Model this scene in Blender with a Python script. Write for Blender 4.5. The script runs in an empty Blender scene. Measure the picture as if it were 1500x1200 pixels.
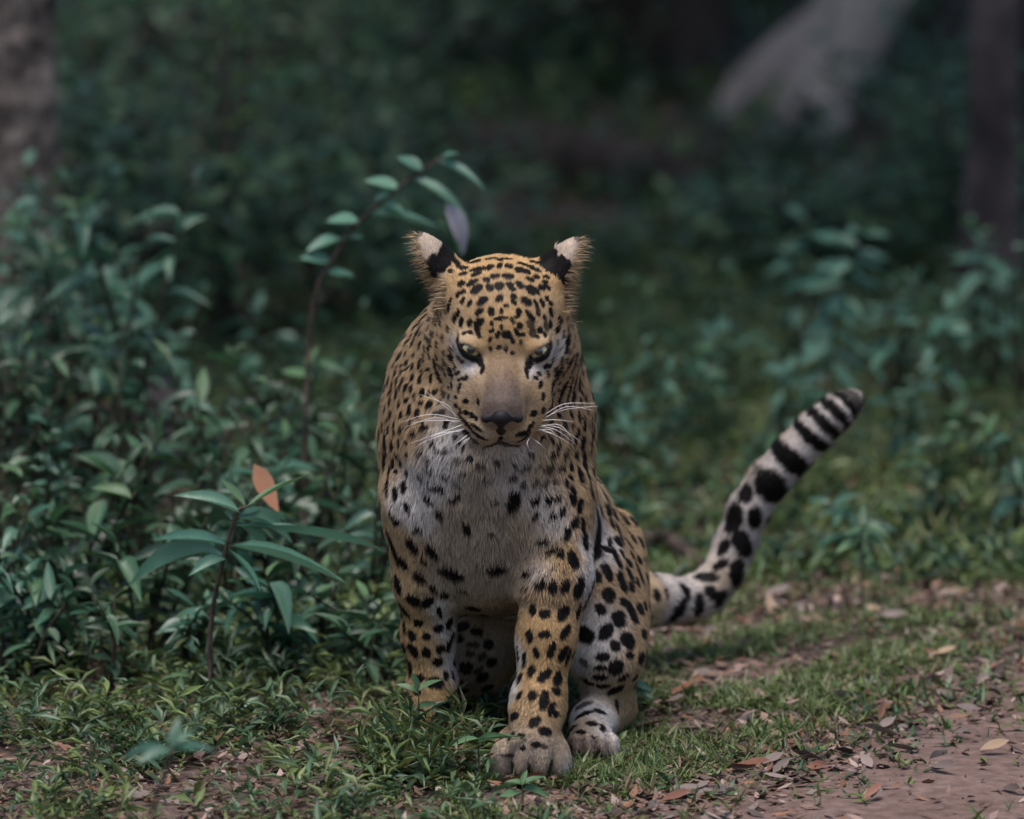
import bpy, math, random, os
import numpy as np
from mathutils import Vector, Matrix

random.seed(11)
rng = np.random.default_rng(11)
SC = bpy.context.scene
COL = SC.collection

# ------------------------------------------------------------------ camera
F_PX = 9480.0                       # focal length in pixels of the 1500 wide photograph
CAM = np.array([0.0, -9.2, 2.3])
PITCH = math.radians(10.78)
cam_d = bpy.data.cameras.new('camera')
cam_d.sensor_width = 36.0
cam_d.sensor_fit = 'HORIZONTAL'
cam_d.lens = F_PX / 1500.0 * 36.0
cam_d.clip_start = 0.1
cam_d.clip_end = 500.0
cam_d.dof.use_dof = True
cam_d.dof.focus_distance = 9.47
cam_d.dof.aperture_fstop = 2.45
cam_o = bpy.data.objects.new('camera', cam_d)
COL.objects.link(cam_o)
cam_o.location = CAM
cam_o.rotation_euler = (math.pi / 2 - PITCH, 0, 0)
SC.camera = cam_o

# ------------------------------------------------------------------ light
SUN_EL, SUN_AZ = math.radians(74), math.radians(-160)   # azimuth from +Y clockwise: behind the camera, a little left
w = bpy.data.worlds.new('World')
SC.world = w
w.use_nodes = True
nt = w.node_tree
bg = nt.nodes['Background']
sky = nt.nodes.new('ShaderNodeTexSky')
sky.sky_type = 'NISHITA'
sky.sun_disc = False
sky.sun_elevation = SUN_EL
sky.sun_rotation = SUN_AZ
sky.air_density = 1.0
sky.dust_density = 2.0
nt.links.new(sky.outputs[0], bg.inputs[0])
bg.inputs[1].default_value = 0.06
sun_d = bpy.data.lights.new('sun', 'SUN')
sun_d.energy = 1.5
sun_d.angle = math.radians(30)
sun_d.color = (1.0, 0.92, 0.87)
sun_o = bpy.data.objects.new('sun', sun_d)
COL.objects.link(sun_o)
sd = Vector((math.sin(SUN_AZ) * math.cos(SUN_EL), math.cos(SUN_AZ) * math.cos(SUN_EL), math.sin(SUN_EL)))
sun_o.rotation_euler = (-sd).to_track_quat('-Z', 'Y').to_euler()
sun_o.location = (-3, -6, 9)

SC.view_settings.view_transform = 'Standard'
SC.view_settings.look = 'None'
SC.view_settings.gamma = 1.0
SC.view_settings.exposure = 1.78
SC.render.engine = 'CYCLES'
SC.cycles.use_denoising = True
SC.cycles.max_bounces = 6
SC.cycles.diffuse_bounces = 3
SC.cycles.glossy_bounces = 2
SC.cycles.transmission_bounces = 3
SC.cycles.transparent_max_bounces = 4

# ------------------------------------------------------------------ helpers
_r = np.array([1.0, 0, 0])
_f = np.array([0, math.cos(PITCH), -math.sin(PITCH)])
_u = np.array([0, math.sin(PITCH), math.cos(PITCH)])

def ray(u, v):
    """direction of sight for a spot measured in the photograph (1500x1200)"""
    u = np.asarray(u, float)[..., None]; v = np.asarray(v, float)[..., None]
    return _f + (u - 750) / F_PX * _r - (v - 600) / F_PX * _u

def P(u, v, Y):
    d = ray(u, v)
    return CAM + d * ((Y - CAM[1]) / d[..., 1])[..., None]

def G(u, v, z=0.0):
    d = ray(u, v)
    return CAM + d * ((z - CAM[2]) / d[..., 2])[..., None]

def proj(p):
    q = np.asarray(p, float) - CAM
    z = q @ _f
    return 750 + F_PX * (q @ _r) / z, 600 - F_PX * (q @ _u) / z

def norm(a):
    a = np.asarray(a, float)
    return a / np.maximum(np.linalg.norm(a, axis=-1, keepdims=True), 1e-12)

def mesh_np(name, verts, faces_list, smooth=True, colors=None, normals=None, mat=None):
    """faces_list: list of int arrays (n,k) with k corners each"""
    me = bpy.data.meshes.new(name)
    nv = len(verts)
    me.vertices.add(nv)
    me.vertices.foreach_set('co', np.asarray(verts, np.float32).ravel())
    nl = sum(f.size for f in faces_list); nf = sum(len(f) for f in faces_list)
    me.loops.add(nl); me.polygons.add(nf)
    me.loops.foreach_set('vertex_index', np.concatenate([f.ravel() for f in faces_list]).astype(np.int32))
    tot = np.concatenate([np.full(len(f), f.shape[1], np.int32) for f in faces_list])
    st = np.concatenate([[0], np.cumsum(tot)[:-1]]).astype(np.int32)
    me.polygons.foreach_set('loop_start', st)
    try:
        me.polygons.foreach_set('loop_total', tot)
    except Exception:
        pass
    me.polygons.foreach_set('use_smooth', np.full(nf, smooth, bool))
    me.update(calc_edges=True)
    if colors is not None:
        at = me.color_attributes.new('Col', 'FLOAT_COLOR', 'POINT')
        c4 = np.ones((nv, 4), np.float32); c4[:, :3] = colors
        at.data.foreach_set('color', c4.ravel())
    if normals is not None:
        me.normals_split_custom_set_from_vertices(np.asarray(normals, np.float32))
    if mat: me.materials.append(mat)
    return me

def link(name, me, parent=None, loc=None):
    o = bpy.data.objects.new(name, me)
    COL.objects.link(o)
    if parent is not None: o.parent = parent
    if loc is not None: o.location = loc
    return o

def tag(o, label, cat, group=None):
    o['label'] = label; o['category'] = cat
    if group: o['group'] = group
    return o

def empty(name, loc, label, cat, group=None):
    o = link(name, None, None, loc)
    o.empty_display_size = 0.05
    return tag(o, label, cat, group)

def new_mat(name):
    m = bpy.data.materials.new(name); m.use_nodes = True
    n = m.node_tree.nodes; n.clear()
    out = n.new('ShaderNodeOutputMaterial')
    return m, m.node_tree, out

def tube_np(pts, rad, n=6, cap=True):
    pts = np.asarray(pts, float); k = len(pts)
    rad = np.broadcast_to(np.asarray(rad, float), (k,))
    tan = norm(np.gradient(pts, axis=0))
    ref = np.array([0.31, 0.87, 0.2]) if abs(tan[0][1]) < 0.8 else np.array([0.9, 0.1, 0.3])
    V = []
    for i in range(k):
        a = norm(np.cross(tan[i], ref)); b = np.cross(tan[i], a)
        th = np.arange(n) / n * 2 * np.pi
        V.append(pts[i] + rad[i] * (np.cos(th)[:, None] * a + np.sin(th)[:, None] * b))
    V = np.concatenate(V)
    Fq = []
    for i in range(k - 1):
        for j in range(n):
            Fq.append((i * n + j, i * n + (j + 1) % n, (i + 1) * n + (j + 1) % n, (i + 1) * n + j))
    F = [np.array(Fq)]
    if cap:
        V = np.concatenate([V, pts[[0, -1]]]); b = k * n
        F.append(np.array([(b, (j + 1) % n, j) for j in range(n)] + [(b + 1, (k - 1) * n + j, (k - 1) * n + (j + 1) % n) for j in range(n)]))
    return V, F

def spline(pts, n):
    """Catmull-Rom through pts"""
    pts = np.asarray(pts, float)
    q = np.vstack([2 * pts[0] - pts[1], pts, 2 * pts[-1] - pts[-2]])
    out = []
    for t in np.linspace(0, len(pts) - 1 - 1e-9, n):
        i = int(t); x = t - i
        p0, p1, p2, p3 = q[i:i + 4]
        out.append(0.5 * (2 * p1 + (p2 - p0) * x + (2 * p0 - 5 * p1 + 4 * p2 - p3) * x * x + (3 * p1 - p0 - 3 * p2 + p3) * x ** 3))
    return np.array(out)
# ------------------------------------------------------------------ leopard: one implicit body, meshed with surface nets
mm = 0.001

def sd_ell(p, c, r, R=None):
    q = p - c
    if R is not None: q = q @ R          # columns of R are the local axes
    r = np.asarray(r)
    k0 = np.sqrt(((q / r) ** 2).sum(-1)); k1 = np.sqrt(((q / r ** 2) ** 2).sum(-1))
    return k0 * (k0 - 1) / np.maximum(k1, 1e-9)

def sd_cap(p, a, b, ra, rb):
    pa = p - a; ba = b - a
    h = np.clip(pa @ ba / (ba @ ba), 0, 1)
    return np.sqrt(((pa - h[:, None] * ba) ** 2).sum(-1)) - (ra + (rb - ra) * h)

def smin(a, b, k):
    h = np.maximum(k - np.abs(a - b), 0) / k
    return np.minimum(a, b) - h * h * k * 0.25

def smax(a, b, k):
    return -smin(-a, -b, k)

def chain(p, pts, k):
    d = None
    for (a, ra), (b, rb) in zip(pts[:-1], pts[1:]):
        e = sd_cap(p, a, b, ra, rb)
        d = e if d is None else smin(d, e, k)
    return d

# head frame: x right, fwd towards the nose, up; nose lowered towards the path
HP = math.radians(29.0); HR = math.radians(1.6)
h_f = np.array([-0.01, -math.cos(HP), -math.sin(HP)]); h_f = h_f / np.linalg.norm(h_f)
h_x0 = norm(np.cross(h_f, [0, 0, 1.0])) * -1
h_x0 = norm(np.array([1.0, 0, 0]) - h_f * h_f[0])
h_u0 = norm(np.cross(h_x0, -h_f)) if np.cross(h_x0, -h_f)[2] > 0 else norm(np.cross(-h_f, h_x0))
h_x = h_x0 * math.cos(HR) - h_u0 * math.sin(HR)
h_u = h_u0 * math.cos(HR) + h_x0 * math.sin(HR)
HM = np.stack([h_x, h_f, h_u], 1)
HO = P(738, 512, 0.035)

def H(x, y, z):
    return HO + HM @ (np.array([x, y, z]) * mm)

def cap_px(u, v, Y, r):
    return (P(u, v, Y), r * mm)

def to_head(p): return (p - HO) @ HM / mm
EAR = {-1: (to_head(P(657, 400, .090)), to_head(P(612, 343, .082))), 1: (to_head(P(804, 405, .090)), to_head(P(847, 352, .082)))}
EYES = []   # filled after the first trace: (centre, hole frame)

def sd_head(p, lids=True):
    q = (p - HO) @ HM / mm       # millimetres in the head frame
    E = lambda c, r: sd_ell(q, np.array(c, float), r)
    d = E((0, -72, 14), (82, 94, 74))                                   # skull
    for s in (-1, 1):
        d = smin(d, E((s * 40, -72, 28), (45, 66, 46)), 22)
        d = smin(d, E((s * 58, -42, -22), (38, 58, 46)), 26)           # cheek bone
        d = smin(d, E((s * 66, -62, -56), (42, 52, 50)), 34)           # cheek ruff
    d = smin(d, E((0, -22, 14), (60, 40, 34)), 24)                     # forehead
    d = smin(d, sd_cap(q, np.array([0, -10, 2.]), np.array([0, 84, -38.]), 33, 30), 18)   # bridge of the nose
    for s in (-1, 1):
        d = smin(d, E((s * 43, 4, 18), (21, 20, 13)), 14)              # brow
        d = smin(d, sd_cap(q, np.array([s * 19., 84, -76]), np.array([s * 35., 54, -72]), 23, 27), 12)    # upper lip pads
        d = smin(d, E((s * 40, 20, -48), (31, 48, 38)), 30)
        d = smin(d, E((s * 30, 10, -94), (26, 52, 24)), 20)            # jaw
    d = smin(d, E((0, 70, -110), (25, 25, 17)), 8)                      # chin
    d = smin(d, E((0, 92, -46), (30, 22, 18)), 10)                     # nose base
    # ears, held back and outwards
    for s in (-1, 1):
        b, t = EAR[s]
        d = smin(d, sd_cap(q, np.array([s * 52., -68, 26]), b * 1.0, 34, 19), 22)
        ax = norm(t - b); nrm = norm(np.array([-s * 0.80, 0.36, 0.30])); nrm = norm(nrm - ax * (nrm @ ax)); sd_ = np.cross(ax, nrm)
        R = np.stack([ax, sd_, nrm], 1)
        c = (b + t) / 2 - ax * 2
        ql = (q - c) @ R
        ql[:, 1] = ql[:, 1] / np.clip(1 - .50 * ql[:, 0] / 40, .45, 1.25)
        e = sd_ell(ql, np.zeros(3), (41, 26, 13)) * .8
        cup = sd_ell(ql, np.array([4., 0, -16]), (40, 22, 13)) * .8
        e = smax(e, -cup, 4)
        d = smin(d, e, 18)
    return d * mm

LEG_R = [cap_px(806, 735, .125, 64), cap_px(814, 845, .09, 48), cap_px(801, 930, .06, 37), cap_px(788, 1035, .03, 34), cap_px(782, 1085, .00, 36)]
LEG_L = [cap_px(622, 735, .14, 60), cap_px(624, 850, .16, 42), cap_px(628, 930, .175, 33), cap_px(634, 1010, .175, 31), cap_px(636, 1050, .16, 33)]
TAIL_P = [(885, 875, .62, 48), (930, 878, .66, 41), (965, 879, .70, 35), (1000, 881, .73, 31), (1034, 868, .75, 29), (1060, 838, .76, 28), (1077, 797, .77, 28.5), (1096, 748, .77, 28),
          (1124, 706, .77, 28.5), (1158, 668, .77, 28), (1192, 633, .77, 27), (1222, 606, .77, 24), (1244, 590, .77, 19)]
TAIL = [cap_px(*t) for t in TAIL_P]
SPINE = [cap_px(734, 475, .175, 92), cap_px(716, 560, .19, 132), cap_px(713, 640, .20, 147), cap_px(715, 730, .21, 138), cap_px(722, 775, .27, 112)]
TORSO = [cap_px(725, 735, .26, 122), cap_px(772, 790, .38, 126), cap_px(800, 840, .48, 110), cap_px(826, 890, .53, 90)]

def paw(p, c, yaw, w, l, h):
    """broad cat paw with four toes"""
    cy, sy = math.cos(yaw), math.sin(yaw)
    R = np.array([[cy, -sy, 0], [sy, cy, 0], [0, 0, 1.0]])
    q = (p - c) @ R / mm
    d = sd_ell(q, np.array([0, 12, h * .52]), (w * .80, l * .62, h * .60))
    for i, x in enumerate((-.66, -.24, .22, .64)):
        f = (-.50, -.66, -.66, -.48)[i]
        d = smin(d, sd_ell(q, np.array([x * w, f * l, h * .36]), (w * .25, l * .44, h * .46)), 3)
    return d * mm

PAWS = [(G(777, 1132), 0.02, 66, 64, 66), (G(634, 1092), -0.1, 52, 58, 58)]
HIND = [(G(866, 1108), 0.12, 42, 56, 50), (G(640, 1062), -0.3, 40, 50, 46)]

def sd_body(p):
    d = chain(p, SPINE, .05)
    d = smin(d, chain(p, TORSO, .05), .06)
    # chest
    d = smin(d, sd_cap(p, P(712, 650, .10), P(716, 765, .125), .095, .078), .05)
    d = smin(d, sd_ell(p, P(715, 815, .20), (.085, .10, .075)), .06)
    lr = chain(p, LEG_R, .03); ll = chain(p, LEG_L, .03)
    d = smin(d, lr, .034); d = smin(d, ll, .034)
    # haunches: thigh, lower leg, long hind foot lying on the ground
    th = sd_ell(p, P(878, 880, .38), (.058, .16, .132))
    th = smin(th, sd_cap(p, P(892, 800, .46), P(888, 945, .27), .050, .058), .05)
    d = smin(d, th, .016)
    sh = sd_cap(p, P(890, 968, .24), P(893, 1036, .30), .046, .034)
    sh = smin(sh, sd_cap(p, P(893, 1040, .30), G(868, 1098) + np.array([0, .02, .036]), .033, .034), .03)
    d = smin(d, sh, .018)
    th2 = sd_ell(p, P(700, 905, .42), (.075, .15, .12))
    th2 = smin(th2, sd_cap(p, P(660, 965, .30), P(655, 1010, .38), .048, .036), .03)
    th2 = smin(th2, sd_cap(p, P(655, 1015, .38), G(645, 1060) + np.array([0, .02, .034]), .033, .032), .03)
    d = smin(d, th2, .03)
    for a in PAWS: d = smin(d, paw(p, *a), .022)
    for a in HIND: d = smin(d, paw(p, *a), .018)
    d = smin(d, chain(p, TAIL, .02), .035)
    return d

def sdf(p, eyes=True):
    h = sd_head(p)
    d = smin(sd_body(p), h, .03)
    if eyes:
        for (c, R, hc, ax) in EYES:
            d = smin(d, np.sqrt(((p - c) ** 2).sum(-1)) - .0212, .010)
        for (c, R, hc, ax) in EYES:
            d = smax(d, -sd_ell(p, hc, ax, R), .002)
    for a, b, r in GROOVES:
        d = smax(d, -sd_cap(p, a, b, r, r), .004)
    return d

GROOVES = []

def grad(p, f, h=.0015):
    g = np.empty_like(p)
    for i in range(3):
        e = np.zeros(3); e[i] = h
        g[:, i] = f(p + e) - f(p - e)
    return norm(g)

def trace(us, vs, f):
    """points of the animal's surface seen at the given spots of the photograph"""
    us = np.atleast_1d(np.asarray(us, float)); vs = np.atleast_1d(np.asarray(vs, float))
    d = norm(ray(us, vs))
    t = (-0.45 - CAM[1]) / d[:, 1]
    for _ in range(110):
        s = f(CAM + d * t[:, None])
        t = t + np.where(np.abs(s) > .0002, s * .75, 0)
        t = np.minimum(t, 11.5)
    p = CAM + d * t[:, None]
    ok = np.abs(f(p)) < .004
    return p, ok, d

f0 = lambda p: sdf(p, False)
eye_px = [(690, 510, 32), (789, 513, -34)]
ep, eok, ed = trace([e[0] for e in eye_px], [e[1] for e in eye_px], f0)
for i, (u, v, a) in enumerate(eye_px):
    c = ep[i] + ed[i] * .0200
    back = norm(-ed[i])
    lx = norm(_r * math.cos(math.radians(a)) - _u * math.sin(math.radians(a)))
    lx = norm(lx - back * (lx @ back)); ly = np.cross(back, lx)
    R = np.stack([lx, ly, back], 1)
    EYES.append((c, R, ep[i] - back * .001 - _u * .0034, (.0185, .0038, .015)))
mp, mok, _ = trace([734, 733, 712, 733, 757, 712, 757], [638, 647, 657, 647, 657, 657, 657], f0)
GROOVES += [(mp[0], mp[1], .0018), (mp[1], mp[2], .0028), (mp[1], mp[4], .0028)]

def surface_nets(f, lo, hi, res, coarse=4, band=.026):
    lo = np.asarray(lo, float); hi = np.asarray(hi, float)
    n = (np.ceil((hi - lo) / res / coarse).astype(int)) * coarse + 1
    nc = (n - 1) // coarse + 1
    ax = [lo[i] + np.arange(nc[i]) * res * coarse for i in range(3)]
    gp = np.stack(np.meshgrid(*ax, indexing='ij'), -1).reshape(-1, 3)
    fc = np.concatenate([f(c) for c in np.array_split(gp, max(1, len(gp) // 200000))]).reshape(nc)
    idx = [np.minimum((np.arange(n[i]) + coarse // 2) // coarse, nc[i] - 1) for i in range(3)]
    F = fc[np.ix_(*idx)].astype(np.float32)
    m = np.abs(F) < band
    ii = np.argwhere(m)
    vals = np.concatenate([f(lo + c * res) for c in np.array_split(ii, max(1, len(ii) // 200000))])
    F[m] = vals
    S = F < 0
    c8 = [(a, b, c) for a in (0, 1) for b in (0, 1) for c in (0, 1)]
    sl = lambda o: tuple(slice(o[i], n[i] - 1 + o[i]) for i in range(3))
    cnt = np.zeros(n - 1, np.int8)
    for o in c8: cnt += S[sl(o)]
    act = np.argwhere((cnt > 0) & (cnt < 8))
    vid = np.full(n - 1, -1, np.int32); vid[tuple(act.T)] = np.arange(len(act))
    acc = np.zeros((len(act), 3)); num = np.zeros(len(act))
    for o in c8:
        for a in range(3):
            if o[a] == 0:
                o2 = list(o); o2[a] = 1
                v0 = F[tuple((act + o).T)]; v1 = F[tuple((act + o2).T)]
                cr = (v0 < 0) != (v1 < 0)
                t = np.where(cr, v0 / np.where(cr, v0 - v1, 1), 0)
                pt = np.broadcast_to(np.array(o, float), (len(act), 3)).copy(); pt[:, a] += t
                acc[cr] += pt[cr]; num[cr] += 1
    V = lo + (act + acc / num[:, None]) * res
    quads = []
    for a in range(3):
        b, c = (a + 1) % 3, (a + 2) % 3
        s0 = [slice(1, n[i] - 1) for i in range(3)]; s1 = list(s0)
        s0[a] = slice(0, n[a] - 1); s1[a] = slice(1, n[a])
        d = S[tuple(s0)].astype(np.int8) - S[tuple(s1)].astype(np.int8)
        e = np.argwhere(d != 0); sg = d[tuple(e.T)]
        off = np.ones(3, int); off[a] = 0
        e = e + off
        def cell(db, dc):
            k = e.copy(); k[:, b] -= db; k[:, c] -= dc
            return vid[tuple(k.T)]
        q = np.stack([cell(1, 1), cell(0, 1), cell(0, 0), cell(1, 0)], 1)
        q[sg < 0] = q[sg < 0][:, ::-1]
        quads.append(q)
    Q = np.concatenate(quads)
    return V, Q[(Q >= 0).all(1)]

lo = np.array([-0.235, -0.20, -0.012]); hi = np.array([0.56, 0.86, 0.86])
BV, BQ = surface_nets(sdf, lo, hi, .0041)
BN = grad(BV, sdf)

# ---- coat: ground colours of the fur, belly shade painted in, picked spot by spot off the animal
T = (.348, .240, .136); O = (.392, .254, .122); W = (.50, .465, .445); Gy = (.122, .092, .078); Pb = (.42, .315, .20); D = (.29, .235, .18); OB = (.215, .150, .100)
TW = (.42, .385, .365); FD = (.285, .205, .135); D_SHADE = (.20, .155, .11)  # last tone: belly fur darkened in colour for the shade between the legs
COAT = [
 (735,385,O),(690,400,O),(780,400,O),(735,430,T),(680,440,T),(790,440,T),(735,475,O),(712,490,O),(765,495,O),(735,520,OB,12),(735,545,OB,14),(735,568,Gy,13),(735,592,Gy,13),(718,585,Gy,9),(752,585,Gy,9),(735,606,Gy,9),(716,602,Gy,7),(754,602,Gy,7),(698,575,FD,9),(773,575,FD,9),(696,595,FD,9),(776,595,FD,9),(735,505,OB,9),(722,530,OB,9),(748,530,OB,9),
 (708,530,Pb,6),(766,530,Pb,6),(704,555,Pb,5),(767,555,Pb,5),(667,504,W,8),(676,516,W,7),(690,534,W,9),(783,541,W,9),(814,512,W,9),(800,524,W,9),(675,480,Pb,12),(690,492,Pb,9),(800,490,Pb,12),(795,475,Pb,12),
 (650,520,T),(640,560,T),(665,545,D,12),(686,572,FD,12),(680,600,T,12),(690,622,Pb,10),(705,642,Pb,8),(655,595,D,12),(645,620,D,12),(810,560,T),(792,580,T,14),(800,610,T),(785,590,FD,9),(775,628,T,9),(735,660,Pb,9),(735,668,D,12),(735,674,D,20),(712,668,D,14),(755,662,D,12),(718,646,Pb,8),(752,640,T,9),
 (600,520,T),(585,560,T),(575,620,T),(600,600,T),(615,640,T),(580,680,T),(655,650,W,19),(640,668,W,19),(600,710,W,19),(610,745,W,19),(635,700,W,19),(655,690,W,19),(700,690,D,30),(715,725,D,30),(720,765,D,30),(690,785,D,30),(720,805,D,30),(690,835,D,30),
 (750,675,W,19),(745,710,W,19),(790,725,W,19),(800,750,W,19),(770,765,Pb),(780,795,D),(830,600,T),(850,650,T),(830,690,T),(848,730,T),(800,690,Pb),(815,715,Pb),(780,680,Pb,14),
 (590,800,T),(600,850,T),(610,920,O),(610,960,O),(620,1000,O),(650,850,D),(652,920,W,12),(660,970,W,14),(643,890,W,10),(810,830,O),(820,875,T),(810,920,O),(800,960,O),(800,1010,O),(790,1045,T),(757,900,W,12),(760,960,W,10),(752,1010,W,9),(858,800,W,8),(795,838,W,12),
 (770,1105,D),(740,1115,D),(800,1115,D),(760,1135,Gy,14),(800,1135,Gy,14),(833,1130,W,10),(880,730,Pb),(900,760,T),(870,755,W,14),(885,800,W),(920,830,T),(900,870,T),(862,850,W,14),(866,905,W,14),(898,910,W),(920,880,T),(930,930,T),(870,950,W),(890,990,D),(908,1000,T),(872,1042,W),(890,1070,W),(850,1060,Pb),(860,1100,Gy),
 (965,880,Pb),(945,860,T),(990,862,TW),(980,903,TW,14),(1030,850,TW),(1060,880,TW,14),(1070,820,TW),(1098,790,TW,14),(1080,760,TW),(1120,740,TW),(1150,690,TW),(1200,640,TW),(1230,600,TW),(1060,850,Pb),(700,900,D_SHADE,26),(700,960,D_SHADE,26),(690,930,D_SHADE,26),
 (632,352,W,9),(830,356,W,9),(628,395,Pb,14),(836,400,Pb,14),(618,425,W,10),(838,432,W,10)]
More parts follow.
